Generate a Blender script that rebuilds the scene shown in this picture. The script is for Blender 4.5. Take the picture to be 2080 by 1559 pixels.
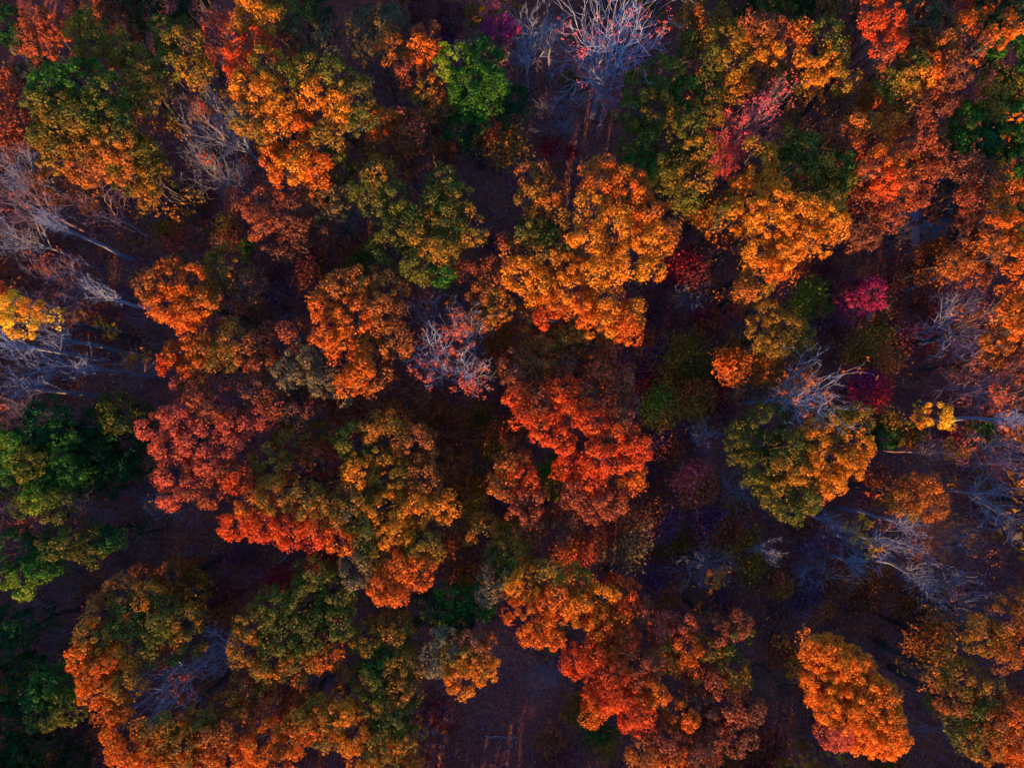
import bpy, math
import numpy as np
from mathutils import Vector

for o in list(bpy.data.objects):
    bpy.data.objects.remove(o, do_unlink=True)
scene = bpy.context.scene
COL = scene.collection
rng = np.random.default_rng(11)

# ---------------------------------------------------------------- camera
CAM_H = 85.0
TILT = math.radians(3.7)
FPX = 2080 * 24.0 / 36.0
cam_data = bpy.data.cameras.new("camera")
cam_data.lens = 24.0
cam_data.sensor_width = 36.0
cam_data.clip_start = 0.5
cam_data.clip_end = 2000.0
cam = bpy.data.objects.new("camera", cam_data)
cam.location = (0, 0, CAM_H)
cam.rotation_euler = (TILT, 0, 0)
COL.objects.link(cam)
scene.camera = cam

# ---------------------------------------------------------------- light
SUN_EL = math.radians(14.0)
SUN_AZ = math.radians(-8.0)      # light travels towards image top, from a little left of the image bottom
world = bpy.data.worlds.new("World")
scene.world = world
world.use_nodes = True
wn = world.node_tree.nodes
wl = world.node_tree.links
bg = wn.get("Background") or wn.new("ShaderNodeBackground")
sky = wn.new("ShaderNodeTexSky")
sky.sky_type = 'NISHITA'
sky.sun_disc = False
sky.sun_elevation = SUN_EL
sky.sun_rotation = math.pi + SUN_AZ
sky.air_density = 1.0
sky.dust_density = 0.3
sky.ozone_density = 7.0
wl.new(sky.outputs[0], bg.inputs[0])
bg.inputs[1].default_value = 0.165
sd = bpy.data.lights.new("sun", 'SUN')
sd.energy = 4.2
sd.angle = math.radians(0.6)
sd.color = (1.0, 0.50, 0.17)
sun = bpy.data.objects.new("sun", sd)
d = Vector((-math.sin(SUN_AZ) * math.cos(SUN_EL), math.cos(SUN_AZ) * math.cos(SUN_EL), -math.sin(SUN_EL)))
sun.rotation_euler = d.to_track_quat('-Z', 'Y').to_euler()
sun.location = (0, -60, 60)
COL.objects.link(sun)
scene.view_settings.view_transform = 'Standard'
scene.view_settings.look = 'None'
scene.view_settings.exposure = 1.52
scene.view_settings.gamma = 1.0
scene.view_settings.use_curve_mapping = False
scene.render.engine = 'CYCLES'
scene.cycles.max_bounces = 6
scene.cycles.diffuse_bounces = 3
scene.cycles.transparent_max_bounces = 4

# ---------------------------------------------------------------- helpers
ct, st = math.cos(TILT), math.sin(TILT)
def at(x, y, z):
    """world point at height z seen at photo pixel (x, y)"""
    u, v = (x - 1040.0), (779.5 - y)
    dx, dy, dz = u, FPX * st + v * ct, -FPX * ct + v * st
    t = (z - CAM_H) / dz
    return np.array([dx * t, dy * t, z])
def proj(P):
    P = np.asarray(P, float)
    x, y, z = P[..., 0], P[..., 1], P[..., 2] - CAM_H
    dep = y * st - z * ct
    return 1040 + FPX * x / dep, 779.5 - FPX * (y * ct + z * st) / dep
def norm(v):
    return v / np.maximum(np.linalg.norm(v, axis=-1, keepdims=True), 1e-9)

def mesh_from(name, V, F, mat, parent=None, fcol=None, smooth=False):
    """V (n,3); F (m,k) faces all with k corners, or a list of such arrays"""
    me = bpy.data.meshes.new(name)
    if not isinstance(F, (list, tuple)):
        F = [F]
    F = [f for f in F if len(f)]
    me.vertices.add(len(V))
    me.vertices.foreach_set("co", np.ascontiguousarray(V, dtype=np.float32).ravel())
    loops = np.concatenate([f.ravel() for f in F]).astype(np.int32)
    tot = np.concatenate([np.full(len(f), f.shape[1], np.int32) for f in F])
    start = np.concatenate([[0], np.cumsum(tot)[:-1]]).astype(np.int32)
    me.loops.add(len(loops))
    me.loops.foreach_set("vertex_index", loops)
    me.polygons.add(len(tot))
    me.polygons.foreach_set("loop_start", start)
    me.polygons.foreach_set("loop_total", tot)
    me.polygons.foreach_set("use_smooth", np.full(len(tot), smooth, dtype=bool))
    if fcol is not None:
        a = me.attributes.new("leaf_colour", 'FLOAT_COLOR', 'FACE')
        c = np.ones((len(tot), 4), np.float32)
        c[:, :3] = fcol
        a.data.foreach_set("color", c.ravel())
    me.materials.append(mat)
    me.update(calc_edges=True)
    o = bpy.data.objects.new(name, me)
    COL.objects.link(o)
    if parent is not None:
        o.parent = parent
    return o

def tag(o, label=None, cat=None, group=None, kind=None):
    if label: o["label"] = label
    if cat: o["category"] = cat
    if group: o["group"] = group
    if kind: o["kind"] = kind
    return o
def empty(name, loc):
    o = bpy.data.objects.new(name, None)
    o.location = loc
    o.empty_display_size = 0.5
    COL.objects.link(o)
    return o

# ---------------------------------------------------------------- materials
def leaf_mat():
    m = bpy.data.materials.new("leaf_surface"); m.use_nodes = True
    n, l = m.node_tree.nodes, m.node_tree.links
    n.clear()
    out = n.new("ShaderNodeOutputMaterial")
    at_ = n.new("ShaderNodeAttribute"); at_.attribute_name = "leaf_colour"
    df = n.new("ShaderNodeBsdfDiffuse"); tr = n.new("ShaderNodeBsdfTranslucent")
    mx = n.new("ShaderNodeMixShader"); mx.inputs[0].default_value = 0.3
    l.new(at_.outputs["Color"], df.inputs[0]); l.new(at_.outputs["Color"], tr.inputs[0])
    l.new(df.outputs[0], mx.inputs[1]); l.new(tr.outputs[0], mx.inputs[2])
    gl = n.new("ShaderNodeBsdfGlossy"); gl.inputs["Roughness"].default_value = 0.55
    gl.inputs[0].default_value = (1, 1, 1, 1)
    fr = n.new("ShaderNodeMixShader"); fr.inputs[0].default_value = 0.008
    l.new(mx.outputs[0], fr.inputs[1]); l.new(gl.outputs[0], fr.inputs[2])
    l.new(fr.outputs[0], out.inputs[0])
    return m
def noise_mat(name, c1, c2, scale=6.0, rough=0.85, detail=6, c3=None):
    m = bpy.data.materials.new(name); m.use_nodes = True
    n, l = m.node_tree.nodes, m.node_tree.links
    b = n["Principled BSDF"]
    tc = n.new("ShaderNodeTexCoord")
    nz = n.new("ShaderNodeTexNoise"); nz.inputs["Scale"].default_value = scale; nz.inputs["Detail"].default_value = detail
    rp = n.new("ShaderNodeValToRGB")
    rp.color_ramp.elements[0].position = 0.35; rp.color_ramp.elements[0].color = (*c1, 1)
    rp.color_ramp.elements[1].position = 0.65; rp.color_ramp.elements[1].color = (*c2, 1)
    if c3:
        e = rp.color_ramp.elements.new(0.55); e.color = (*c3, 1)
    l.new(tc.outputs["Object"], nz.inputs["Vector"]); l.new(nz.outputs["Fac"], rp.inputs[0])
    l.new(rp.outputs[0], b.inputs["Base Color"])
    bp = n.new("ShaderNodeBump"); bp.inputs["Strength"].default_value = 0.4; bp.inputs["Distance"].default_value = 0.05
    l.new(nz.outputs["Fac"], bp.inputs["Height"]); l.new(bp.outputs[0], b.inputs["Normal"])
    b.inputs["Roughness"].default_value = rough
    b.inputs["Specular IOR Level"].default_value = 0.2
    return m
LEAF = leaf_mat()
BARK = {  # blue of the skylight is mixed into the grey and pale bark colours
    'grey': noise_mat("grey_bark", (.14, .15, .19), (.29, .31, .37), 5),
    'pale': noise_mat("pale_bark", (.20, .23, .31), (.37, .41, .50), 5),
    'pink': noise_mat("reddish_bark", (.17, .11, .12), (.33, .22, .23), 5),
    'dark': noise_mat("dark_bark", (.045, .038, .036), (.11, .09, .08), 5),
}

# two colours per kind of foliage; each leaf clump lies somewhere between them
PAL = {
    'gold':    ((.70, .27, .012), (.62, .18, .01)),
    'orange':  ((.68, .18, .01), (.58, .105, .01)),
    'redor':   ((.68, .105, .012), (.56, .06, .012)),
    'salmon':  ((.64, .13, .045), (.46, .08, .04)),
    'rust':    ((.42, .10, .028), (.28, .065, .028)),
    'brown':   ((.28, .09, .035), (.18, .065, .035)),
    'brownor': ((.50, .15, .018), (.30, .095, .022)),
    'flame':   ((.85, .25, .012), (.76, .175, .012)),
    'olive':   ((.19, .15, .015), (.08, .10, .012)),
    'oligold': ((.44, .20, .015), (.17, .12, .014)),
    'oliorg':  ((.50, .17, .014), (.16, .12, .016)),
    'green':   ((.055, .16, .012), (.025, .095, .010)),
    'pine':    ((.022, .10, .016), (.012, .055, .014)),
    'dgreen':  ((.04, .065, .014), (.02, .038, .012)),
    'lime':    ((.22, .30, .015), (.11, .19, .014)),
    'yellow':  ((.88, .55, .02), (.80, .38, .02)),
    'crimson': ((.42, .02, .03), (.24, .02, .03)),
    'magenta': ((.46, .03, .11), (.30, .03, .08)),
    'pinkred': ((.74, .13, .10), (.62, .08, .08)),
    'maroon':  ((.22, .04, .04), (.13, .035, .045)),
    'greyol':  ((.24, .16, .06), (.15, .12, .055)),
    'purple':  ((.22, .08, .15), (.14, .06, .12)),
}
PAL = {k: (np.array(a), np.array(b)) for k, (a, b) in PAL.items()}

def quads(C, N, size, aspect=0.75):
    """leaf quads with centre C, normal N, half size"""
    n = len(C)
    a = rng.normal(size=(n, 3))
    T = norm(np.cross(N, a)); B = np.cross(N, T)
    s = size[:, None]
    T = T * s; B = B * s * aspect
    fold = N * s * 0.25
    V = np.stack([C - T, C - B * 1.0 + fold, C + T, C + B * 1.0 + fold], axis=1).reshape(-1, 3)
    F = np.arange(4 * n, dtype=np.int32).reshape(n, 4)
    return V, F

def tris(C, N, size):
    """triangular leaves"""
    n = len(C)
    T = norm(np.cross(N, rng.normal(size=(n, 3)))); B = np.cross(N, T)
    s = size[:, None] * 1.12
    V = np.stack([C + T * s * 1.15, C - T * s * .5 + B * s * .85, C - T * s * .5 - B * s * .85], axis=1).reshape(-1, 3)
    return V, np.arange(3 * n, dtype=np.int32).reshape(n, 3)

def clump_leaves(C, O, rc, nl, ls, colA, colB, bright=None):
    """C clump centres, O outward direction of each, rc radii -> leaf centres, normals, colours"""
    n = len(C)
    dirs = norm(rng.normal(size=(n, nl, 3)) + O[:, None, :] * 0.75)
    rad = rng.uniform(0.35, 1.0, size=(n, nl, 1)) ** .6 * rc[:, None, None] * 1.08 + rng.exponential(.03, size=(n, nl, 1))
    P = C[:, None, :] + dirs * rad * np.array([1, 1, .85])
    N = norm(dirs + rng.normal(size=(n, nl, 3)) * 0.45)
    t = np.clip(rng.normal(0.5, 0.38, size=(n, 1, 1)) + rng.normal(0, .16, size=(n, nl, 1)), 0, 1)
    col = colA[:, None, :] * (1 - t) + colB[:, None, :] * t
    col = col * rng.uniform(.68, 1.3, size=(n, nl, 1)) * rng.uniform(.82, 1.15, size=(n, 1, 1))
    return P.reshape(-1, 3), N.reshape(-1, 3), col.reshape(-1, 3)

STATS = {'leaves': 0, 'seg': 0}

def tubes(P0, P1, R0, R1, sides=3):
    """open tapered prisms, one per segment"""
    n = len(P0)
    D = norm(P1 - P0)
    ref = np.where(np.abs(D[:, 2:3]) < .9, np.array([[0, 0, 1.]]), np.array([[1., 0, 0]]))
    T = norm(np.cross(D, ref)); B = np.cross(D, T)
    an = np.arange(sides) * 2 * math.pi / sides
    ca, sa = np.cos(an)[None, :, None], np.sin(an)[None, :, None]
    ring = T[:, None, :] * ca + B[:, None, :] * sa
    A = P0[:, None, :] + ring * R0[:, None, None]
    Bv = P1[:, None, :] + ring * R1[:, None, None]
    V = np.concatenate([A, Bv], axis=1).reshape(-1, 3)
    base = (np.arange(n) * 2 * sides)[:, None]
    F = []
    for k in range(sides):
        k2 = (k + 1) % sides
        F.append(np.concatenate([base + k, base + k2, base + sides + k2, base + sides + k], axis=1))
    F = np.stack(F, axis=1).reshape(-1, 4).astype(np.int32)
    STATS['seg'] += n
    return V, F
def spikes(P0, P1, R0):
    n = len(P0)
    D = norm(P1 - P0)
    ref = np.where(np.abs(D[:, 2:3]) < .9, np.array([[0, 0, 1.]]), np.array([[1., 0, 0]]))
    T = norm(np.cross(D, ref)); B = np.cross(D, T)
    an = np.arange(3) * 2 * math.pi / 3
    ring = T[:, None, :] * np.cos(an)[None, :, None] + B[:, None, :] * np.sin(an)[None, :, None]
    V = np.concatenate([P0[:, None, :] + ring * R0[:, None, None], P1[:, None, :]], axis=1).reshape(-1, 3)
    b = (np.arange(n) * 4)[:, None]
    F = np.stack([np.concatenate([b + k, b + (k + 1) % 3, b + 3], axis=1) for k in range(3)], axis=1).reshape(-1, 3).astype(np.int32)
    return V, F

def polyline(a, b, k, wob):
    a, b = np.asarray(a, float), np.asarray(b, float)
    t = np.linspace(0, 1, k + 1)[:, None]
    P = a + (b - a) * t
    P[1:-1] += rng.normal(size=(k - 1, 3)) * wob
    return P
def poly_tube(P, r0, r1, sides=6):
    k = len(P) - 1
    r = r0 + (r1 - r0) * np.linspace(0, 1, k + 1)
    an = np.arange(sides) * 2 * math.pi / sides
    D = norm(np.gradient(P, axis=0))
    ref = np.array([0, 0, 1.]) if abs(D[0, 2]) < .8 else np.array([1., 0, 0])
    T = norm(np.cross(D, ref)); B = np.cross(D, T)
    V = (P[:, None, :] + (T[:, None, :] * np.cos(an)[None, :, None] + B[:, None, :] * np.sin(an)[None, :, None]) * r[:, None, None]).reshape(-1, 3)
    F = []
    for i in range(k):
        for j in range(sides):
            j2 = (j + 1) % sides
            F.append((i * sides + j, i * sides + j2, (i + 1) * sides + j2, (i + 1) * sides + j))
    return V, np.array(F, np.int32)
def join(parts):
    V, F, n = [], [], 0
    for v, f in parts:
        V.append(v); F.append(f + n); n += len(v)
    return np.concatenate(V), F

# ---------------------------------------------------------------- leafy tree
def T(label, h, pal, blobs, name='broadleaf_tree', cat='tree', rc=0.54, den=1.0, ls=0.13, nl=44, flat=.85, group=None, bark='dark', droop=.10, layered=False):
    """h top height in m; blobs (px, py, radius_px[, palette[, dz]]) seen in the photograph"""
    info = []
    for b in blobs:
        x, y, r = b[:3]
        p = b[3] if len(b) > 3 and b[3] else pal
        dz = b[4] if len(b) > 4 else 0.0
        info.append([x, y, r, p, dz])
    Rm = [r * (CAM_H - h * .85) / FPX for _, _, r, _, _ in info]
    P = np.array([at(i[0], i[1], h - R * .8) for i, R in zip(info, Rm)])
    cen = np.average(P, axis=0, weights=np.array(Rm) ** 2)
    base = np.array([cen[0], cen[1], 0.0])
    root = empty(name, base)
    tag(root, label, cat, group or ('shrubs and saplings of the understorey' if cat == 'shrub' else None))
    CC, OO, RR, CA, CB = [], [], [], [], []
    cents = []
    for (x, y, r, p, dz), R in zip(info, Rm):
        c0 = at(x, y, h - R * .8)
        dist = np.hypot(c0[0] - cen[0], c0[1] - cen[1])
        z = max(h - R * .8 - droop * dist ** 1.25 + dz, R * .5)
        c = at(x, y, z)
        Rw = r * (CAM_H - z) / FPX
        cents.append((c, Rw))
        Rw *= 1.2
        ncl = max(5, int(den * 1.95 * (Rw / rc) ** 2))
        dr = norm(rng.normal(size=(ncl * 2, 3)))
        dr = dr[dr[:, 2] > -.45][:ncl]
        rad = Rw * rng.uniform(.52, 1.02, size=len(dr)) ** .6
        rad = np.maximum(rad - rc * .45, .15 * Rw)
        C = c + dr * rad[:, None] * np.array([1, 1, flat])
        if layered:
            C[:, 2] = np.round(C[:, 2] / 1.1) * 1.1 + rng.normal(0, .12, len(C))
        CC.append(C); OO.append(norm(dr + np.array([0, 0, .35])))
        RR.append(rc * (.45 + rng.gamma(2.2, .24, size=len(dr))).clip(.4, 1.7))
        a, b_ = PAL[p]
        CA.append(np.repeat(a[None], len(dr), 0)); CB.append(np.repeat(b_[None], len(dr), 0))
    nmain = sum(len(q) for q in CC)
    if h > 11:
        for (x, y, r, p, dz), (c, Rw) in zip(info, cents):
            m = max(3, int(.5 * (Rw / .9) ** 2))
            a_ = rng.uniform(0, 6.283, m); q_ = np.sqrt(rng.uniform(0, 1, m)) * Rw * .9
            zz = rng.uniform(max(h * .33, 3.5), c[2] - Rw * .2, m)
            cx_ = c[0] + (cen[0] - c[0]) * np.clip((c[2] - zz) / h, 0, .5)
            cy_ = c[1] + (cen[1] - c[1]) * np.clip((c[2] - zz) / h, 0, .5)
            CC.append(np.stack([cx_ + np.cos(a_) * q_, cy_ + np.sin(a_) * q_, zz], 1))
            OO.append(np.repeat(np.array([[0, 0, .6]]), m, 0)); RR.append(np.full(m, .95))
            a, b_ = PAL[p]
            CA.append(np.repeat(a[None], m, 0)); CB.append(np.repeat(b_[None], m, 0))
    CC, OO, RR, CA, CB = map(np.concatenate, (CC, OO, RR, CA, CB))
    low = [q[nmain:] for q in (CC, OO, RR, CA, CB)]
    CC, OO, RR, CA, CB = [q[:nmain] for q in (CC, OO, RR, CA, CB)]
    LP, LN, LC = clump_leaves(CC, OO, RR, int(nl * 1.58), ls, CA, CB)
    size = ls * .73 * rng.uniform(.7, 1.35, size=len(LP))
    if len(low[0]):
        p2, n2, c2 = clump_leaves(low[0], low[1], low[2], 34, .2, low[3], low[4])
        LP = np.concatenate([LP, p2]); LN = np.concatenate([LN, n2]); LC = np.concatenate([LC, c2])
        size = np.concatenate([size, rng.uniform(.11, .19, len(p2))])
    V, F = tris(LP - base, LN, size)
    STATS['leaves'] += len(F)
    mesh_from('crown', V, F, LEAF, root, fcol=LC)
    # trunk and limbs
    tr = .012 * h + .045 * max(1, sum(r for _, r in cents) ** .5)
    fork = np.array([0, 0, h * .42])
    V, F = poly_tube(polyline((0, 0, -.2), fork, 4, .12), tr * 1.25, tr * .8, 7)
    trunk = mesh_from('trunk', V, F, BARK[bark], root, smooth=True)
    for c, R in cents:
        parts = []
        m = polyline(fork, c - base - np.array([0, 0, R * .2]), 4, .25)
        parts.append(poly_tube(m, tr * .45, tr * .16, 5))
        for _ in range(5):
            dd = norm(rng.normal(size=3) + np.array([0, 0, .7]))
            parts.append(poly_tube(polyline(m[3], c - base + dd * R * .75, 3, .15), tr * .15, .02, 4))
        V, F = join(parts)
        mesh_from('limb', V, F, BARK[bark], trunk, smooth=True)
    return root

# ---------------------------------------------------------------- bare tree
def B(label, x, y, r, h, leaf=None, frac=0.0, bark='grey', fork=.38, name='bare_tree', cat='bare tree', stems=6, lean=(0, 0), up=.55, lv=4, kids=3, thick=1.0, ls=.12, group=None, fine=1.0, tw=.72):
    """bare tree whose crown (at 0.78 of its height h) is seen at (x, y) with radius r px"""
    if h > 14.5 and h < 22.5:
        h *= .92
    zc = h * .78
    c = at(x, y, zc)
    Rw = r * (CAM_H - zc) / FPX
    base = np.array([c[0] - lean[0], c[1] - lean[1], 0.])
    root = empty(name, base)
    tag(root, label, cat, group)
    tr = (.0075 * h + .04) * thick
    top = np.array([lean[0] * fork, lean[1] * fork, h * fork])
    tp = polyline((0, 0, -.2), top, 4, .10)
    V, F = poly_tube(tp, tr * 1.2, tr * .75, 7)
    # level arrays
    n = stems
    ang = rng.uniform(0, 6.28) + np.arange(n) * 6.283 / n + rng.normal(0, .25, n)
    rise = h * (1 - fork) * rng.uniform(.7, 1.0, n)
    out = Rw * rng.uniform(.45, .95, n)
    P = np.repeat(top[None], n, 0) - np.array([0, 0, 1.]) * (rng.uniform(0, .18, n) * h * fork)[:, None]
    D = norm(np.stack([np.cos(ang) * out, np.sin(ang) * out, rise * .8], 1))
    D[0] = norm(np.array([rng.normal(0, .12), rng.normal(0, .12), 1.0]))
    L = np.hypot(rise, out) * .55
    R = np.full(n, tr * .5)
    ID = np.arange(n)
    segs = []
    tips = None
    for lev in range(lv + 1):
        last = lev == lv
        k = 3 if lev < 2 else (2 if lev < lv else 1)
        nodesP, nodesD, nodesR, nodesL, nodesI = [], [], [], [], []
        Rc, Pc, Dc = R.copy(), P.copy(), D.copy()
        for j in range(k):
            Dn = norm(Dc + rng.normal(size=Dc.shape) * (.16 + .04 * lev) + np.array([0, 0, .10 * up]))
            Pn = Pc + Dn * (L / k)[:, None]
            Rn = Rc * (.72 if k > 1 else .5)
            segs.append((lev, Pc, Pn, Rc, Rn, ID))
            nodesP.append(Pn); nodesD.append(Dn); nodesR.append(Rn); nodesL.append(L); nodesI.append(ID)
            Pc, Dc, Rc = Pn, Dn, Rn
        if last:
            tips = (Pc, Dc)
            break
        NP, ND, NR, NL, NI = (np.concatenate(a) for a in (nodesP, nodesD, nodesR, nodesL, nodesI))
        endf = np.concatenate([np.full(len(P), j == k - 1) for j in range(k)])
        cp, cd, cr, cl, ci = [], [], [], [], []
        kk = kids if lev > 0 else 2
        for q in range(kk):
            sel = endf | (rng.uniform(size=len(NP)) < .62 * fine)
            a = norm(np.cross(ND, rng.normal(size=ND.shape)))
            dev = np.tan(np.radians(rng.uniform(22, 48, size=(len(NP), 1))))
            nd = norm(ND + a * dev + np.array([0, 0, .18 * up]))
            cp.append(NP[sel]); cd.append(nd[sel]); cr.append(NR[sel] * .68)
            cl.append(NL[sel] * rng.uniform(.42, .68, sel.sum())); ci.append(NI[sel])
            NL = NL
        P, D, R, L, ID = (np.concatenate(a) for a in (cp, cd, cr, cl, ci))
        mx = int((1000 if lev == lv - 1 else 420) * tw)
        if len(P) > mx:
            s = rng.choice(len(P), mx, replace=False)
            P, D, R, L, ID = P[s], D[s], R[s], L[s], ID[s]
        R = np.maximum(R, .010 * thick)
    # scale horizontally to the wanted spread and vertically to the wanted height
    tipP = tips[0]
    off = np.median(tipP[:, :2], axis=0) - top[:2]
    tipP = tipP - np.array([off[0], off[1], 0])
    hd = np.hypot(tipP[:, 0] - top[0], tipP[:, 1] - top[1])
    sc = Rw / max(np.percentile(hd, 86), .1)
    zt = np.percentile(tipP[:, 2], 98)
    sz = (h - top[2] * .8) / max(zt - top[2] * .8, .1)
    def fix(Q):
        Q = Q.copy()
        q = np.clip((Q[:, 2:3] - top[2] * .8) / (h * .5), 0, 1)
        Q[:, :2] -= off * np.clip((Q[:, 2:3] - top[2]) / max(zt - top[2], .1), 0, 1)
        Q[:, :2] = top[:2] + (Q[:, :2] - top[:2]) * sc + np.array(lean) * (1 - fork) * q
        Q[:, 2] = top[2] * .8 + (Q[:, 2] - top[2] * .8) * sz
        return Q
    trunk = mesh_from('trunk', V, F, BARK[bark], root, smooth=True)
    for i in range(n):
        parts_t, parts_s = [], []
        for lev, p0, p1, r0, r1, ids in segs:
            s = ids == i
            if not s.any():
                continue
            if lev == lv:
                parts_s.append(spikes(fix(p0[s]), fix(p1[s]), r0[s]))
            else:
                parts_t.append(tubes(fix(p0[s]), fix(p1[s]), r0[s], r1[s], 3 if lev > 1 else 5))
        allp = parts_t + parts_s
        if not allp:
            continue
        Vb, Fb = join(allp)
        f4 = [f for f in Fb if f.shape[1] == 4]; f3 = [f for f in Fb if f.shape[1] == 3]
        mesh_from('branch', Vb, f4 + f3, BARK[bark], root)
    if leaf:
        Pt = fix(tips[0])
        m = max(1, int(frac * len(Pt)))
        # clustered: pick tips near a few random ones
        if frac < .7:
            seeds = Pt[rng.choice(len(Pt), max(2, int(8 * frac) + 2), replace=False)]
            dmin = np.min(np.linalg.norm(Pt[:, None] - seeds[None], axis=2), axis=1) + rng.exponential(.5, len(Pt))
            idx = np.argsort(dmin)[:m]
        else:
            idx = rng.choice(len(Pt), m, replace=False)
        Pl = np.repeat(Pt[idx], 6, 0) + rng.normal(0, .12, size=(m * 6, 3))
        a, b_ = PAL[leaf]
        t = rng.uniform(size=(len(Pl), 1))
        col = (a * (1 - t) + b_ * t) * rng.uniform(.7, 1.3, size=(len(Pl), 1))
        N = norm(rng.normal(size=Pl.shape) + np.array([0, 0, .6]))
        Vl, Fl = quads(Pl, N, ls * rng.uniform(.6, 1.2, len(Pl)))
        STATS['leaves'] += len(Fl)
        mesh_from('leaves', Vl, Fl, LEAF, root, fcol=col)
    return root

# ---------------------------------------------------------------- open, airy tree: twigs with loose leaves through the crown
def S(label, x, y, r, h, pal, pal2=None, n=900, cat='tree', name='sapling', ls=.11, bark='dark', flat=.8, group=None):
    if h > 3.5:
        h *= 1.2
    r *= 1.06
    zc = max(h * .72, .6)
    c = at(x, y, zc)
    Rw = r * (CAM_H - zc) / FPX
    base = np.array([c[0], c[1], 0.])
    root = empty(name, base)
    tag(root, label, cat, group or ('shrubs and saplings of the understorey' if cat == 'shrub' else None))
    Rz = min(Rw * flat, h * .5)
    k = max(6, int(10 + Rw * 8))
    dd = norm(rng.normal(size=(k, 3)))
    dd[:, 2] = np.abs(dd[:, 2]) * .9 - .15
    E = np.array([0, 0, zc]) + dd * rng.uniform(.45, 1.0, size=(k, 1)) * np.array([Rw, Rw, Rz])
    parts = []
    tr = .02 + .008 * h
    for e in E:
        s = np.array([0, 0, rng.uniform(.1, .6) * zc])
        parts.append(poly_tube(polyline(s, e, 3, .12), tr * .5, .015, 3))
    parts.append(poly_tube(polyline((0, 0, -.2), (0, 0, zc), 3, .06), tr, tr * .5, 5))
    V, F = join(parts)
    mesh_from('stem', V, F, BARK[bark], root)
    n = int(n * 1.3)
    # leaves in loose sprays round branch ends and through the volume
    m = n
    e = E[rng.integers(0, k, m)]
    P = e + rng.normal(size=(m, 3)) * np.array([Rw, Rw, Rz]) * .19
    q = rng.uniform(size=m) < .35
    v = norm(rng.normal(size=(m, 3))) * (rng.uniform(size=(m, 1)) ** .4)
    P[q] = (np.array([0, 0, zc]) + v * np.array([Rw, Rw, Rz]))[q]
    P[:, 2] = np.maximum(P[:, 2], .08)
    a, b_ = PAL[pal]
    if pal2:
        a2, b2 = PAL[pal2]
        w = (norm(P[:, :2]) @ np.array([.6, -.8]) + rng.normal(0, .5, m) > 0)[:, None]
        a = np.where(w, a2, a); b_ = np.where(w, b2, b_)
    t = rng.uniform(size=(m, 1))
    col = (a * (1 - t) + b_ * t) * rng.uniform(.6, 1.5, size=(m, 1))
    N = norm(rng.normal(size=P.shape) + np.array([0, 0, .5]))
    Vl, Fl = quads(P, N, ls * (.5 + rng.gamma(2.0, .28, m)).clip(.5, 1.9))
    STATS['leaves'] += m
    mesh_from('foliage', Vl, Fl, LEAF, root, fcol=col)
    return root

# ================================================================ ground, water, small things
def ground_mat():
    m = bpy.data.materials.new("leaf_litter_soil"); m.use_nodes = True
    n, l = m.node_tree.nodes, m.node_tree.links
    b = n["Principled BSDF"]
    tc = n.new("ShaderNodeTexCoord")
    vo = n.new("ShaderNodeTexVoronoi"); vo.inputs["Scale"].default_value = 5.0
    n1 = n.new("ShaderNodeTexNoise"); n1.inputs["Scale"].default_value = .12; n1.inputs["Detail"].default_value = 5
    n2 = n.new("ShaderNodeTexNoise"); n2.inputs["Scale"].default_value = 3.0; n2.inputs["Detail"].default_value = 8
    for q in (vo, n1, n2):
        l.new(tc.outputs["Object"], q.inputs["Vector"])
    sp = n.new("ShaderNodeSeparateColor"); l.new(vo.outputs["Color"], sp.inputs[0])
    r1 = n.new("ShaderNodeValToRGB")
    e = r1.color_ramp.elements
    e[0].color = (.11, .045, .04, 1); e[1].color = (.38, .12, .04, 1)
    for p, c in ((.3, (.22, .085, .06, 1)), (.55, (.16, .07, .06, 1)), (.8, (.29, .095, .055, 1))):
        x = e.new(p); x.color = c
    l.new(sp.outputs[0], r1.inputs[0])
    r2 = n.new("ShaderNodeValToRGB")
    r2.color_ramp.elements[0].position = .35; r2.color_ramp.elements[0].color = (.8, .65, .7, 1)
    r2.color_ramp.elements[1].position = .65; r2.color_ramp.elements[1].color = (1.5, 1.3, 1.35, 1)
    l.new(n1.outputs["Fac"], r2.inputs[0])
    mx = n.new("ShaderNodeMix"); mx.data_type = 'RGBA'; mx.blend_type = 'MULTIPLY'; mx.inputs[0].default_value = 1
    l.new(r1.outputs[0], mx.inputs[6]); l.new(r2.outputs[0], mx.inputs[7])
    l.new(mx.outputs[2], b.inputs["Base Color"])
    bp = n.new("ShaderNodeBump"); bp.inputs["Strength"].default_value = .8; bp.inputs["Distance"].default_value = .12
    l.new(n2.outputs["Fac"], bp.inputs["Height"]); l.new(bp.outputs[0], b.inputs["Normal"])
    b.inputs["Roughness"].default_value = .95; b.inputs["Specular IOR Level"].default_value = .1
    return m
# the ground: one sheet, gently uneven, with a hollow for the pond
pond_c = at(1912, 425, 0)
def ground_z(X, Y):
    z = .22 * np.sin(X * .17 + 1.1) * np.cos(Y * .14) + .12 * np.sin(X * .41 + Y * .37)
    dx, dy = (X - pond_c[0]) / 3.4, (Y - pond_c[1]) / 6.4
    w = np.exp(-(dx * dx + dy * dy) ** 1.5)
    return z * .5 * (1 - w) - .45 * w - .12
nx, ny = 170, 150
gx = np.concatenate([[-900, -300, -140], np.linspace(-100, 100, nx), [140, 300, 900]])
gy = np.concatenate([[-900, -300, -130], np.linspace(-90, 90, ny), [130, 300, 900]])
GX, GY = np.meshgrid(gx, gy)
GZ = ground_z(GX, GY)
V = np.stack([GX, GY, GZ], -1).reshape(-1, 3)
w = len(gx)
ii, jj = np.meshgrid(np.arange(len(gy) - 1), np.arange(w - 1), indexing='ij')
a0 = (ii * w + jj).ravel()
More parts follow.
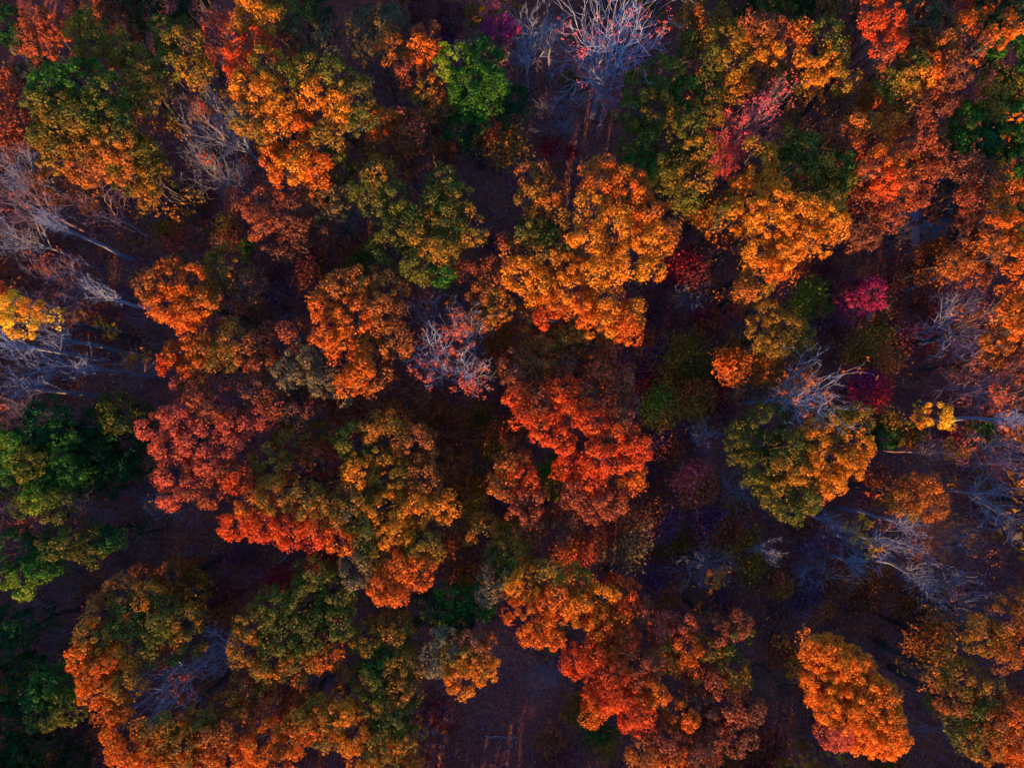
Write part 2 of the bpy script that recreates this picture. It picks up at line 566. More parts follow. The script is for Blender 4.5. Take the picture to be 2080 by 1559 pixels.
F = np.stack([a0, a0 + 1, a0 + w + 1, a0 + w], 1).astype(np.int32)
g = mesh_from('ground', V, F, ground_mat(), smooth=True)
tag(g, 'dark purplish forest floor of fallen leaves between the trees', kind='structure')

# pond
wm = bpy.data.materials.new("pond_water"); wm.use_nodes = True
b = wm.node_tree.nodes["Principled BSDF"]
b.inputs["Base Color"].default_value = (.004, .008, .016, 1)
b.inputs["Roughness"].default_value = .06
nz = wm.node_tree.nodes.new("ShaderNodeTexNoise"); nz.inputs["Scale"].default_value = 2.2
bp = wm.node_tree.nodes.new("ShaderNodeBump"); bp.inputs["Strength"].default_value = .06
wm.node_tree.links.new(nz.outputs["Fac"], bp.inputs["Height"]); wm.node_tree.links.new(bp.outputs[0], b.inputs["Normal"])
an = np.linspace(0, 2 * math.pi, 48, endpoint=False)
rr = 1 + .10 * np.sin(3 * an + 1) + .06 * np.sin(7 * an)
V = np.stack([pond_c[0] + 4.2 * rr * np.cos(an), pond_c[1] + 7.6 * rr * np.sin(an), np.full(48, -.30)], 1)
V = np.concatenate([V, [[pond_c[0], pond_c[1], -.30]]])
F = np.array([(i, (i + 1) % 48, 48) for i in range(48)], np.int32)
p = mesh_from('pond_water', V, F, wm)
tag(p, 'still dark blue pond water among rust coloured trees', kind='structure')

# leaf litter: loose fallen leaves lying on the floor
def scatter_xy(n, ex=62, ey=48):
    return rng.uniform(-ex, ex, n), rng.uniform(-ey, ey, n)
n = 90000
X, Y = scatter_xy(n)
patch = np.sin(X * .23 + 2) * np.sin(Y * .29) + .6 * np.sin(X * .6 + Y * .5)
pals = ['maroon', 'brown', 'purple', 'rust', 'oligold']
ch = np.clip(((patch + 1.6) / 3.2 * 4 + rng.normal(0, .9, n)).astype(int), 0, 4)
A = np.array([PAL[p][0] for p in pals])[ch]; Bc = np.array([PAL[p][1] for p in pals])[ch]
t = rng.uniform(size=(n, 1)) * 1.0
col = (A * (1 - t) + Bc * t) * (.6 + rng.gamma(1.2, .8, size=(n, 1))).clip(0, 4.5)
Pz = ground_z(X, Y) + rng.uniform(.02, .10, n)
ok = ((X - pond_c[0]) / 4.2) ** 2 + ((Y - pond_c[1]) / 7.6) ** 2 > 1.0
P = np.stack([X, Y, Pz], 1)[ok]
N = norm(rng.normal(size=P.shape) * .6 + np.array([0, 0, 1]))
V, F = tris(P, N, rng.uniform(.06, .16, len(P)))
o = mesh_from('leaf_litter', V, F, LEAF, fcol=col[ok])
tag(o, 'loose fallen leaves scattered over the dark forest floor', 'leaf litter', kind='stuff')

# brush: thin upright stems and dead stalks covering the floor in patches
n = 80000
X, Y = scatter_xy(n)
dn = np.sin(X * .31 + .7) * np.cos(Y * .27) + .5 * np.sin(X * .83 + Y * .6)
ok = (dn + rng.normal(0, .5, n) > -.1) & (((X - pond_c[0]) / 4.4) ** 2 + ((Y - pond_c[1]) / 7.8) ** 2 > 1.0)
X, Y = X[ok], Y[ok]
P0 = np.stack([X, Y, ground_z(X, Y)], 1)
hh = rng.uniform(.3, 1.5, len(X))
P1 = P0 + np.stack([rng.normal(0, .45, len(X)) * hh, rng.normal(0, .45, len(X)) * hh, hh], 1)
V, F = spikes(P0, P1, np.full(len(X), .03))
BR = noise_mat("brush_stems", (.28, .19, .18), (.50, .37, .35), .7)
o = mesh_from('undergrowth', V, F, BR)
tag(o, 'grey purple brush of thin dead stems covering the clearings', 'undergrowth', kind='stuff')

# thicket: waist to head high loose brush with clinging leaves, patches of rust, brown, wine and violet
m = 4200
X, Y = scatter_xy(m, 60, 46)
ok = ((X - pond_c[0]) / 5.2) ** 2 + ((Y - pond_c[1]) / 8.6) ** 2 > 1.0
bx, by = at(1765, 640, 0)[:2]
ok &= (X - bx) ** 2 + (Y - by) ** 2 > 4
# the clearings stay low
for px, py, pr in ((1000, 1430, 150), (960, 400, 80), (1120, 290, 110)):
    q = at(px, py, 0); ok &= (X - q[0]) ** 2 + (Y - q[1]) ** 2 > (pr * CAM_H / FPX) ** 2
X, Y = X[ok], Y[ok]; m = len(X)
pl = ['rust', 'brown', 'maroon', 'purple', 'brownor', 'oligold', 'greyol', 'crimson']
sel = (np.sin(X * .21 + 1) * np.cos(Y * .19 - 1) * 2.2 + 3.2 + rng.normal(0, 1.3, m)).clip(0, 7).astype(int)
A = np.array([PAL[p][0] for p in pl])[sel] * 1.6; Bc = np.array([PAL[p][1] for p in pl])[sel] * 1.6
hh = rng.gamma(2.0, 1.3, m).clip(.5, 7.5)
C = np.stack([X, Y, hh], 1)
lp, ln, lc = clump_leaves(C, np.repeat([[0, 0, .4]], m, 0), rng.uniform(.8, 1.7, m), 40, .1, A, Bc)
lp[:, 2] = np.maximum(lp[:, 2], .1)
V, F = tris(lp, ln, rng.uniform(.07, .15, len(lp)))
o = mesh_from('thicket', V, F, LEAF, fcol=lc)
tag(o, 'tangled low thicket of rust brown and violet leaves between the trees', 'thicket', kind='stuff')
P0 = np.repeat(C, 9, 0); P0[:, 2] = 0; P0[:, :2] += rng.normal(0, .35, size=(len(P0), 2))
P1 = np.repeat(C, 9, 0) + rng.normal(0, .75, size=(len(P0), 3)); P1[:, 2] = np.maximum(P1[:, 2], .4)
V, F = spikes(P0, P1, np.full(len(P0), .03))
q = mesh_from('stems', V, F, BR, o); q["kind"] = "stuff"

def box(cx, cy, cz, sx, sy, sz):
    V = np.array([[x, y, z] for x in (-.5, .5) for y in (-.5, .5) for z in (-.5, .5)]) * [sx, sy, sz] + [cx, cy, cz]
    F = np.array([(0, 1, 3, 2), (4, 6, 7, 5), (0, 4, 5, 1), (2, 3, 7, 6), (0, 2, 6, 4), (1, 5, 7, 3)], np.int32)
    return V, F
WOOD = noise_mat("weathered_wood", (.34, .36, .38), (.58, .60, .62), 9)
# bench (pale, weathered) under the magenta tree
c = at(1765, 640, .45)
bench = empty('bench', (c[0], c[1], 0))
tag(bench, 'small pale weathered bench on the floor below the magenta sapling', 'bench')
for k in range(3):
    mesh_from('seat_board', *box(-.17 + k * .17, 0, .46 + .004 * k, .15, 1.45, .05), WOOD, bench)
for s in (-1, 1):
    mesh_from('leg', *box(0, s * .52, .21, .42, .10, .44), WOOD, bench)
# walkway at the pond
c = at(1858, 460, .2)
OLD = noise_mat('old_grey_wood', (.09, .12, .17), (.20, .25, .32), 9)
walk = empty('walkway', (c[0], c[1], 0))
tag(walk, 'narrow pale timber walkway along the left edge of the dark pond', 'walkway')
for k in range(17):
    V, F = box(rng.normal(0, .02), -2.4 + k * .3, .22 + rng.normal(0, .004), .95, .26, .05)
    mesh_from('plank', V, F, OLD, walk)
for s in (-1, 1):
    mesh_from('beam', *box(s * .36, 0, .12, .1, 5.0, .14), OLD, walk)
    for q in (-2.1, 0, 2.1):
        mesh_from('post', *box(s * .36, q, -.25, .12, .12, .62), OLD, walk)

def log(label, x0, y0, x1, y1, r0, r1, z=.25, snags=5, bark='grey', roots=False, name='fallen_log', cat='fallen log'):
    a, b = at(x0, y0, z), at(x1, y1, z + .15)
    root = empty(name, (a[0], a[1], 0))
    tag(root, label, cat)
    o = np.array([a[0], a[1], 0])
    pl = polyline(a - o, b - o, 6, .08)
    V, F = poly_tube(pl, r0, r1, 8)
    mesh_from('trunk', V, F, BARK[bark], root, smooth=True)
    d = norm(b - a)
    for k in range(snags):
        q = pl[rng.integers(2, 7)]
        e = q + norm(rng.normal(size=3) * .6 + d * .6 + np.array([0, 0, .3])) * rng.uniform(.6, 1.8)
        V, F = poly_tube(polyline(q, e, 3, .08), r1 * .5, .02, 4)
        mesh_from('branch', V, F, BARK[bark], root)
    if roots:
        for k in range(7):
            e = pl[0] + norm(-d * .4 + rng.normal(size=3) * .7) * rng.uniform(.4, .8)
            V, F = poly_tube(polyline(pl[0], e, 2, .04), r0 * .5, .03, 4)
            mesh_from('root', V, F, BARK[bark], root)
log('thick fallen log with splayed roots on the floor left of the right edge oaks', 1842, 590, 1920, 560, .24, .17, roots=True, snags=4)
log('pale thin fallen branch lying level in the bottom clearing', 985, 1494, 1055, 1497, .06, .03, z=.5, bark='pale', snags=3)
log('slanting fallen pole below the level branch in the bottom clearing', 1018, 1530, 1052, 1503, .05, .03, z=.5, bark='grey', snags=2)
log('dark fallen trunk between the maroon tree and big orange maple', 1535, 1345, 1650, 1435, .20, .08, bark='dark', snags=8)
log('slim fallen stem pointing at the yellow leaf spray lower right', 1598, 1052, 1712, 1106, .09, .05, z=1.2, bark='grey', snags=5)
log('long pale pole lying on the shadowed floor near lower left pines', 95, 1302, 140, 1288, .06, .04, bark='pale', snags=2)
log('short bright dead stick on the dark floor above big orange maple', 1768, 1284, 1790, 1284, .05, .03, bark='pale', snags=1)
log('dark broken trunk lying in gap beside the olive column of trees', 700, 1375, 672, 1420, .22, .16, bark='dark', snags=5, z=1.5)
log('dark dead trunk below the fiery red orange maple', 600, 1110, 545, 1165, .14, .05, bark='grey', snags=8, z=1.0)

# ================================================================ the trees, placed where the photograph shows them
# ---- top left
T('rust brown broadleaf tree in the top left corner area beside dark evergreen', 18, 'rust', [(75,45,30),(110,60,32),(80,88,36)])
T('small dark green evergreen at the left edge near the top', 16, 'pine', [(14,48,34),(30,75,22)], name='evergreen_tree', rc=.5)
T('narrow olive tree with gold flecked lower side right of the rust brown corner tree', 20, 'oligold', [(160,65,30),(190,92,34),(186,50,27,'olive')])
T('dim maroon brown tree at the top edge behind the narrow olive tree', 15, 'brown', [(195,15,45),(240,45,48),(265,10,30)])
T('olive and gold tree of stacked boughs descending from the narrow olive tree', 20, 'oligold', [(243,97,30),(275,130,36),(290,170,36,'oliorg'),(300,208,30),(262,205,28,'oliorg')])
T('olive tree with ochre boughs between the stacked olive tree and salmon leaved bare one', 19, 'oligold', [(345,68,38,'olive'),(372,100,40),(396,142,30),(345,135,34,'olive')])
T('huge green and ochre oak, the largest crown in the upper left', 22, 'olive', [(110,170,42,'green'),(170,168,45,'green'),(225,190,40,'olive'),(82,215,36,'olive'),(125,228,42,'oligold'),(175,240,46),(230,240,42),(125,282,42,'oligold'),(190,288,46,'oliorg'),(240,290,42,'oliorg'),(85,275,25,'olive'),(112,322,32,'oliorg'),(170,335,38,'brownor'),(230,335,40,'brownor')], droop=.07)
T('olive tree with ochre lower boughs just right of the huge upper left oak', 18, 'oligold', [(298,320,36,'olive'),(318,365,32),(300,400,26,'oliorg'),(260,360,34,'olive')])
T('dim tan tree at the left edge below the dark evergreen', 15, 'greyol', [(50,125,38),(30,165,30,'rust'),(70,150,24)])
T('rust tree touching the left edge left of the huge oak', 16, 'rust', [(15,240,32),(48,262,30),(20,285,22)])
T('dim brown tree below and left of the huge upper left oak', 14, 'brown', [(60,330,40),(110,375,40,'brownor'),(160,400,32,'brown')])
T('large olive green tree at the top edge left of the golden topped tree', 16, 'dgreen', [(300,25,35),(345,15,30),(395,20,32)])
B('bare tree with tufts of salmon leaves left of the small fiery top tree', 435, 62, 58, 20, 'salmon', .5, 'pink', lean=(-1,1))
T('dark olive tree at the top edge with bright golden left shoulder', 21, 'olive', [(508,15,28,'gold'),(545,38,28,'gold'),(490,50,20,'gold'),(600,22,42,'olive',-2),(620,65,42,'greyol',-3),(650,25,30,'dgreen',-3)])
T('small fiery red orange tree above the golden orange oak', 21, 'redor', [(490,115,27),(518,88,25),(480,140,20),(572,95,34,'rust',-3)])
T('golden orange oak left of two neighbouring gold flecked oaks, upper left centre', 22, 'oligold', [(545,130,33,'oligold'),(498,175,30,'gold'),(542,190,32,'gold'),(565,212,28,'gold'),(500,240,32,'oliorg'),(552,245,32,'gold'),(528,278,27,'oliorg'),(580,160,26,'olive')])
T('olive oak scattered with golden boughs, upper left centre', 22, 'oligold', [(625,140,29,'oligold'),(680,148,34,'olive'),(722,190,35,'oligold'),(640,190,33,'gold'),(692,225,33,'gold'),(665,270,28,'oligold'),(733,250,30,'olive')])
T('bright orange tree hanging below the two gold oaks', 21, 'orange', [(605,262,26),(628,250,22),(560,322,28),(600,335,32,'gold'),(640,345,30),(575,352,24),(680,345,38,'olive',-4),(640,385,28,'brownor',-3)])
T('rounded rust tree with lit left shoulder above a brown slope', 20.5, 'rust', [(532,418,34),(528,455,30),(578,438,36,'brown',-2),(560,495,40,'brown',-3),(612,470,36,'brown',-3)])
T('brownish olive tree below the bright orange hanging tree', 17, 'greyol', [(665,420,40),(700,400,30),(640,470,28,'brown')])
# ---- top centre
T('dim grey olive tree near the top edge left of the orange brown tree', 15, 'greyol', [(745,60,42),(790,45,36),(745,105,30)])
T('dark maroon tree at the top edge, right of the grey olive tree', 14, 'maroon', [(870,22,38),(915,40,28)])
T('orange brown tree clinging to the left side of the green tree', 19, 'brownor', [(797,100,34),(868,68,26,'rust'),(862,105,34,'orange'),(835,148,28,'rust'),(868,185,32,'oliorg'),(892,222,24,'brownor')])
T('bright green tree with yellow green top, upper centre', 21, 'green', [(922,125,36,'lime'),(985,128,38),(955,175,44),(1000,172,30,'green'),(950,220,38,'green',-3),(935,262,34,'pine',-5),(985,218,30,'green',-2)], rc=.5)
T('dark green small tree at the right foot of the bright green tree', 14, 'pine', [(1046,205,28),(1030,240,22)], rc=.5)
T('olive brown cap tree rising behind the bright green tree', 18, 'greyol', [(985,92,28),(1010,110,20)])
S('small purple tree at the top between orange brown and bare blue trees', 905, 88, 26, 12, 'purple', n=900, name='purple_tree')
T('vivid magenta red tree at the top edge beside the bare blue tree', 19, 'magenta', [(1012,28,28,'pinkred'),(1008,66,30),(1030,55,22)], rc=.45, ls=.11)
B('bare blue grey tree with crooked trunk right of the magenta red tree', 1075, 66, 70, 17, None, 0, 'pale', stems=7, thick=1.3, fork=.3)
B('slender bare tree between the crooked and the great bare tree at the top', 1122, 60, 38, 16, None, 0, 'grey', stems=4, fork=.55)
B('great pale bare tree with spreading limbs and coral buds, top centre', 1250, 60, 132, 24.5, 'pinkred', .6, 'pale', stems=10, thick=1.7, fork=.22, ls=.09)
B('bushy pale bare tree with coral top just below the great bare tree', 1240, 180, 48, 14, 'pinkred', .25, 'pale', stems=7)
B('low dim bare tree on the dark floor below the crooked bare tree', 1150, 222, 60, 9, None, 0, 'grey', stems=7, fork=.2)
S('thin rust and gold leaved tree below the bright green tree', 1015, 285, 56, 12, 'rust', 'oligold', n=1700, name='sparse_tree')
T('round orange capped brown tree right of the gold oaks', 19, 'brownor', [(783,250,34,'orange'),(828,262,38,'rust'),(790,300,42,'brownor',-2),(840,305,34,'brown',-3)], rc=.5)
S('crimson shrub glowing in the dark clearing above the great golden oak', 1118, 300, 26, 3, 'crimson', n=450, cat='shrub', name='shrub')
S('smaller crimson shrub just right of the crimson shrub in the upper clearing', 1158, 312, 15, 2.5, 'crimson', n=220, cat='shrub', name='shrub')
S('tiny olive shrub at the foot of the great bare tree', 1160, 168, 22, 5, 'olive', n=400, cat='shrub', name='shrub')
# olive group left of centre
T('olive green oak with airy lobes, the left one of the olive group near centre', 21, 'olive', [(768,362,34,'oligold'),(742,395,32),(800,400,32),(765,425,26)])
T('olive green oak with airy lobes, the upper right one of the olive group near centre', 21, 'olive', [(900,372,34),(928,402,30,'oligold'),(885,408,26)])
T('broad olive green oak at the bottom of the olive group near centre', 21.5, 'oligold', [(820,455,42,'olive'),(868,480,42,'oligold'),(912,452,38,'olive'),(958,470,30),(785,505,32,'olive'),(845,535,36,'olive'),(905,520,32),(900,558,24,'green'),(935,430,22)])
# great golden
T('great golden orange oak with deep round lobes right of centre, brightest crown', 24, 'gold', [(1222,368,40,'orange'),(1275,385,42,'orange'),(1312,432,40,'orange'),(1200,430,38,'gold'),(1250,465,44,'gold'),(1325,490,40,'gold'),(1195,490,38,'gold'),(1278,530,42,'gold'),(1225,545,36,'gold'),(1325,545,26,'gold'),(1352,470,26,'brownor')], droop=.05, rc=.6, nl=48)
T('orange brown and olive oak on the upper left flank of the great golden oak', 22, 'oliorg', [(1085,362,32,'brownor'),(1118,392,30,'brownor'),(1080,400,28,'oliorg'),(1118,445,36,'oliorg'),(1085,470,32,'olive'),(1140,490,30,'olive')])
T('golden orange oak on the lower left flank of the great golden oak', 22, 'gold', [(1060,555,34,'gold'),(1095,580,34,'gold'),(1110,525,34,'oliorg'),(1060,510,30,'oliorg'),(1150,545,34,'gold'),(1160,590,36,'gold')])
T('orange tree whose tapering boughs hang below the great golden oak', 22, 'orange', [(1118,618,26,'orange'),(1108,648,20,'redor'),(1180,630,32,'orange'),(1228,610,36,'gold'),(1215,660,30,'gold'),(1262,655,30,'orange'),(1290,630,24,'gold'),(1285,670,26,'orange')])
T('dim brown and olive tree shaded beneath the hanging orange boughs', 19, 'oliorg', [(1150,690,36),(1200,700,34,'brownor'),(1085,650,34,'brownor'),(1110,700,30,'brownor')])
T('red brown tree reaching left from the lower golden oak', 20, 'brownor', [(955,558,26,'rust'),(985,590,32),(1008,548,28,'rust'),(1010,620,34,'oliorg'),(980,650,28,'brownor'),(1030,505,24,'rust')])
# olive trees right of top
T('blue green oak at the upper edge of the olive belt below the great bare tree', 18, 'olive', [(1300,178,34),(1350,155,38,'olive'),(1395,190,34,'green'),(1335,222,36,'oligold'),(1285,232,32)])
T('dark olive green oak directly above right of the great golden oak', 17.5, 'olive', [(1290,292,34),(1338,292,40,'olive'),(1300,340,30,'green'),(1350,350,36,'olive'),(1392,330,34)])
T('olive oak with golden tipped right side left of the coral bare tree', 19, 'oligold', [(1400,265,36,'olive'),(1438,225,30),(1425,300,30),(1412,360,34),(1440,175,28,'olive'),(1400,400,26,'olive')])
# top right
T('brown olive tree at the top, first right of the great bare tree', 17, 'brownor', [(1400,48,34),(1440,25,34,'oliorg'),(1398,95,28,'olive'),(1440,70,30)])
T('olive gold tree below the brown olive tree near the top right', 19, 'oligold', [(1465,85,34),(1500,75,30),(1488,125,34),(1450,125,26,'olive')])
T('golden knobbed tree right of the olive gold tree near the top', 20, 'oliorg', [(1545,78,30,'brownor'),(1560,112,28,'gold'),(1580,60,24,'rust'),(1530,45,26,'rust')])
T('orange brown tree directly above the coral bare tree', 18, 'brownor', [(1535,152,34),(1580,158,30,'oliorg'),(1565,190,22,'brownor'),(1500,180,32,'oliorg')])
T('dark olive tree at the top edge right of the brown olive tree', 15, 'dgreen', [(1500,8,34),(1560,12,30,'olive'),(1610,30,36,'olive'),(1640,12,28,'dgreen')])
B('coral red bare tree with fanning twigs between the olive oaks', 1530, 240, 54, 23, 'pinkred', .85, 'pink', stems=9, fork=.25, ls=.09)
B('smaller coral red bare tree below the fanning coral one', 1480, 312, 38, 18, 'pinkred', .8, 'pink', stems=6, ls=.09)
T('olive tree with golden boughs in the top right beyond the golden knobbed tree', 20, 'oligold', [(1632,68,24,'orange'),(1678,70,32,'olive'),(1642,128,28,'gold'),(1682,128,30,'gold'),(1705,160,30,'oligold'),(1645,172,26,'gold'),(1700,110,26,'olive')])
T('brown tree at the top edge between olive gold and red orange crowns', 16, 'brown', [(1710,30,36),(1735,75,32),(1680,15,26,'brownor')])
T('bright red orange tree near the top edge, upper right', 21, 'redor', [(1770,14,24),(1808,40,28),(1772,52,24),(1802,85,28),(1790,115,22,'rust')])
T('dim tan brown tree at the top right behind the red orange tree', 16, 'oliorg', [(1870,35,38,'greyol'),(1910,60,36,'greyol'),(1870,90,34,'brownor'),(1900,10,34,'brown')])
T('small orange tipped tree just left of the top right evergreens', 19, 'brownor', [(1892,130,26,'orange'),(1925,95,26,'brownor'),(1968,48,20,'orange'),(1935,150,30,'brown')])
T('olive gold oak below the red orange tree in the upper right', 20, 'oligold', [(1850,130,30,'olive'),(1830,168,32),(1865,160,26,'gold'),(1835,198,28),(1800,165,28,'olive')])
T('dark rust brown tree right of the olive gold oak in the upper right', 17, 'brownor', [(1918,178,36,'brown'),(1880,195,28,'rust'),(1905,218,28,'brown')])
T('dark green evergreen filling the top right corner', 19, 'green', [(2020,25,38,'dgreen'),(2060,30,34,'dgreen'),(2050,115,42),(2020,90,28,'green')], rc=.5, name='evergreen_tree')
T('thin orange tree overlapping the top right corner evergreen', 21, 'orange', [(2025,78,22),(2062,58,22,'orange'),(2000,92,16,'rust')])
T('olive green tree at the right edge under the corner evergreen', 18, 'green', [(2020,180,36,'oligold'),(2060,190,34,'olive'),(2025,215,32,'oligold'),(2062,235,34,'green')], rc=.5)
T('deep green tree right of the rust oaks and above the pond', 17, 'green', [(1968,245,38,'green'),(1990,285,32,'pine'),(1950,290,24,'green')], rc=.5)
T('very dark green tree at the right edge above the brown oaks', 14, 'pine', [(2030,290,36),(2040,335,34),(2070,280,26)], rc=.5)
T('brown and orange oak of the rust group, upper left member', 18, 'rust', [(1728,205,32,'brownor'),(1765,195,26,'orange'),(1700,230,30,'brown')])
T('rust orange oak of the rust group, lower left member above the green gold oak', 20, 'rust', [(1742,258,32,'brownor'),(1735,295,32,'rust'),(1780,268,30,'orange'),(1700,275,30,'rust'),(1775,305,26,'rust')])
T('orange topped oak in the middle of the rust group', 19.5, 'rust', [(1805,250,30,'orange'),(1840,285,32,'rust'),(1860,235,30,'rust'),(1872,270,26,'rust')])
T('dark rust oak at the right end of the rust group overhanging the pond', 17.5, 'rust', [(1885,310,36),(1915,330,28,'brown'),(1870,355,30,'rust'),(1850,395,30,'rust')])
T('fiery orange oak in the lower middle of the rust group', 21.5, 'redor', [(1792,325,28,'orange'),(1828,342,30,'orange'),(1805,368,30,'redor'),(1770,350,24,'rust'),(1838,372,22,'rust')])
T('tall pinkish rust tree hanging below the rust group left of the pond', 18, 'rust', [(1745,415,36),(1785,405,34),(1755,465,36,'brown'),(1725,480,30,'brown'),(1800,440,30,'rust'),(1735,365,30,'brown')])
T('yellow gold tree at the left of the green and gold oaks', 20.5, 'gold', [(1552,325,28),(1555,368,26),(1535,300,20,'oligold')])
T('green crowned oak above the golden oaks in the upper right', 20, 'green', [(1600,290,30,'olive'),(1640,310,34,'olive'),(1612,345,36,'olive'),(1660,345,34,'oligold'),(1700,335,28,'green'),(1680,385,36,'olive'),(1712,370,24,'olive')])
T('narrow olive gold tree left of the golden oaks', 18, 'oligold', [(1502,375,22,'gold'),(1490,412,22),(1500,450,24,'gold'),(1470,430,18,'olive')])
T('rounded golden oak below the green crowned oak, left one of the golden pair', 22, 'gold', [(1570,405,34),(1605,430,30),(1562,455,36),(1545,430,24)])
T('rounded golden oak below the green crowned oak, right one of the golden pair', 22, 'gold', [(1645,430,36),(1685,450,34),(1620,480,30),(1660,490,32),(1690,410,24,'oligold')])
T('golden orange tree at the lower edge of the golden oaks', 21, 'gold', [(1590,515,32),(1550,510,30),(1570,548,22,'orange'),(1610,500,24)])
B('bare twiggy tree leaning over the pond walkway', 1850, 452, 52, 10, None, 0, 'grey', stems=7, fork=.25)
T('brown tree right of the pond', 18, 'brown', [(1968,355,36),(2010,370,36,'rust'),(1975,410,34,'rust'),(2020,425,30,'brownor')])
T('bright orange oak on the right edge', 22, 'orange', [(2052,408,32),(2030,470,34),(2070,465,32),(2062,520,32),(2078,560,24),(2035,510,24,'brownor')])
T('brown oak left of the bright orange right edge oak', 17, 'brownor', [(1955,485,34,'brown'),(1990,510,34),(1940,535,30,'brownor'),(1985,555,30,'rust'),(2000,470,28)])
T('orange tree on the right edge under the bright orange oak', 21, 'orange', [(2040,610,24),(2062,640,26),(2075,672,24),(2025,690,28,'brownor',-3)])
T('brown tree on the right edge below the pale spreading bare tree', 16, 'brownor', [(2030,715,34),(2060,740,30,'rust')])
# ---- left middle
B('bare tree with blue trunk at the left edge under the dim brown tree', 40, 345, 60, 21, None, 0, 'grey', thick=1.2, fork=.58, tw=.6)
B('bare tree with pinkish twigs at the left edge, second below the huge oak', 55, 412, 76, 21, 'salmon', .06, 'pink', stems=8, fork=.58, tw=.6)
B('bare tree with orange tinged twigs and curved side limb beside the left edge ones', 195, 420, 64, 20, 'brownor', .08, 'pink', thick=1.1, fork=.58, tw=.6)
B('bare tree at the left edge with pale bent limbs above the rust twigged one', 40, 480, 72, 20, None, 0, 'grey', stems=8, fork=.58, tw=.6)
B('rust twigged bare tree above the bright yellow tree', 135, 560, 66, 21, 'rust', .14, 'pink', stems=8, fork=.58, tw=.6)
T('bright yellow tree at the left edge', 23, 'yellow', [(22,628,30),(42,655,32),(62,625,22,'gold'),(12,600,20,'redor',-2)], rc=.5, den=.9, ls=.12)
B('rust leaved bare tree behind the bright yellow tree', 100, 640, 52, 20, 'rust', .3, 'grey', thick=1.1, fork=.58, tw=.6)
B('bare tree with bluish trunk below the bright yellow tree', 75, 735, 78, 21, None, 0, 'grey', stems=8, thick=1.1, fork=.58, tw=.6)
B('bare tree at the left edge with rust twigs beside the green trees', 18, 835, 50, 20, 'rust', .1, 'pink')
B('small bare tree with sprinkled gold leaves left of the orange oaks', 268, 752, 48, 15, 'gold', .10, 'pink')
B('pale bare tree leaning left of the golden orange oak', 440, 245, 72, 19, 'salmon', .06, 'pale', stems=8, lean=(-1.5,1))
B('dense violet bare tree below the leaning pale one', 432, 335, 70, 14, 'salmon', .03, 'grey', stems=10)
B('violet twigged low bare tree between rust tree and olive group', 705, 430, 44, 11, None, 0, 'grey', stems=7)
T('bright orange oak at the left end of the orange belt', 20.5, 'orange', [(312,582,32,'brownor'),(348,565,34),(392,572,32),(345,618,32),(392,615,34),(370,645,26),(420,600,26,'brownor')])
T('dim olive brown tree right of the left end orange oak', 18.5, 'brownor', [(460,545,42,'oliorg'),(500,580,34,'brown'),(440,600,26,'brownor')])
T('orange tree with loose boughs below the left end orange oak', 19.5, 'orange', [(402,672,26),(372,722,34),(348,742,22,'redor'),(402,752,32),(430,712,30,'brownor'),(365,780,22,'salmon')])
T('thin golden brown tree right of the loose orange tree', 20, 'brownor', [(470,690,30,'oliorg'),(495,715,26),(452,730,30,'oliorg')], den=.8)
T('salmon orange oak, upper of the two at the left of the belt', 20, 'salmon', [(320,868,32),(368,850,34),(428,828,32,'rust'),(478,868,34),(402,892,38),(345,912,30),(470,905,28),(395,808,28,'rust')])
T('salmon orange oak, lower of the two at the left of the belt', 19.5, 'salmon', [(355,962,34),(402,975,32,'rust'),(345,1002,26),(425,940,28),(440,1005,28,'rust'),(470,960,28,'rust')])
T('dusky brown tree between the salmon oak and the tall lit orange oak, upper one', 20, 'brown', [(600,680,32,'rust'),(615,728,34,'greyol'),(585,760,30,'greyol'),(650,772,34,'greyol'),(690,800,26,'greyol')])
T('dusky rust tree between the salmon oak and the tall lit orange oak, lower one', 19.5, 'rust', [(535,692,28,'rust'),(540,745,32),(520,790,30,'brown'),(560,825,32),(610,830,32,'brown'),(530,850,26,'salmon')])
T('tall orange oak with a sunlit toned left edge, left of the centre bare trees', 22, 'orange', [(690,585,36,'brownor',0),(738,572,34,'brownor',-.3),(785,590,36,'brownor',-.5),(772,635,38,'brownor',0),(722,638,36,'orange'),(665,672,34,'orange'),(702,700,36,'orange'),(738,740,34,'orange'),(710,775,26,'orange'),(760,770,26,'brownor'),(800,690,36,'brownor',-.3),(655,620,26,'orange')])  # sunlit lower left is put into the orange blobs
T('dim brown tree below the tall orange oak', 17, 'brown', [(750,830,40,'brown'),(800,850,34,'brownor'),(710,850,34,'rust'),(840,810,30,'brown')])
# ---- left greens
T('deep green evergreen left of the salmon oaks, uppermost of the green stand', 17, 'pine', [(100,850,40),(70,885,36),(130,880,32,'green')], name='evergreen_tree', rc=.5, bark='grey')
T('olive tinged evergreen at the upper right of the green stand', 14, 'dgreen', [(235,835,36,'olive'),(205,860,30,'pine'),(262,850,30,'dgreen')], name='evergreen_tree', rc=.5)
T('dark evergreen in the middle of the green stand', 13.5, 'pine', [(200,920,42),(245,915,38),(165,895,30)], name='evergreen_tree', rc=.5)
T('yellowish green evergreen at the left edge of the green stand', 18, 'olive', [(22,915,38,'lime'),(60,940,32,'olive'),(15,955,26,'green')], name='evergreen_tree', rc=.5)
T('fresh green evergreen in the heart of the green stand', 16.5, 'green', [(118,938,38),(150,960,28),(95,970,24)], name='evergreen_tree', rc=.5)
T('yellow topped evergreen at the bottom of the upper green stand', 17, 'lime', [(80,1005,36),(115,1025,30,'olive'),(60,1030,24,'olive')], name='evergreen_tree', rc=.5)
T('dim evergreen right of the yellow topped one', 12, 'pine', [(225,965,34),(180,970,30),(262,945,26)], name='evergreen_tree', rc=.5)
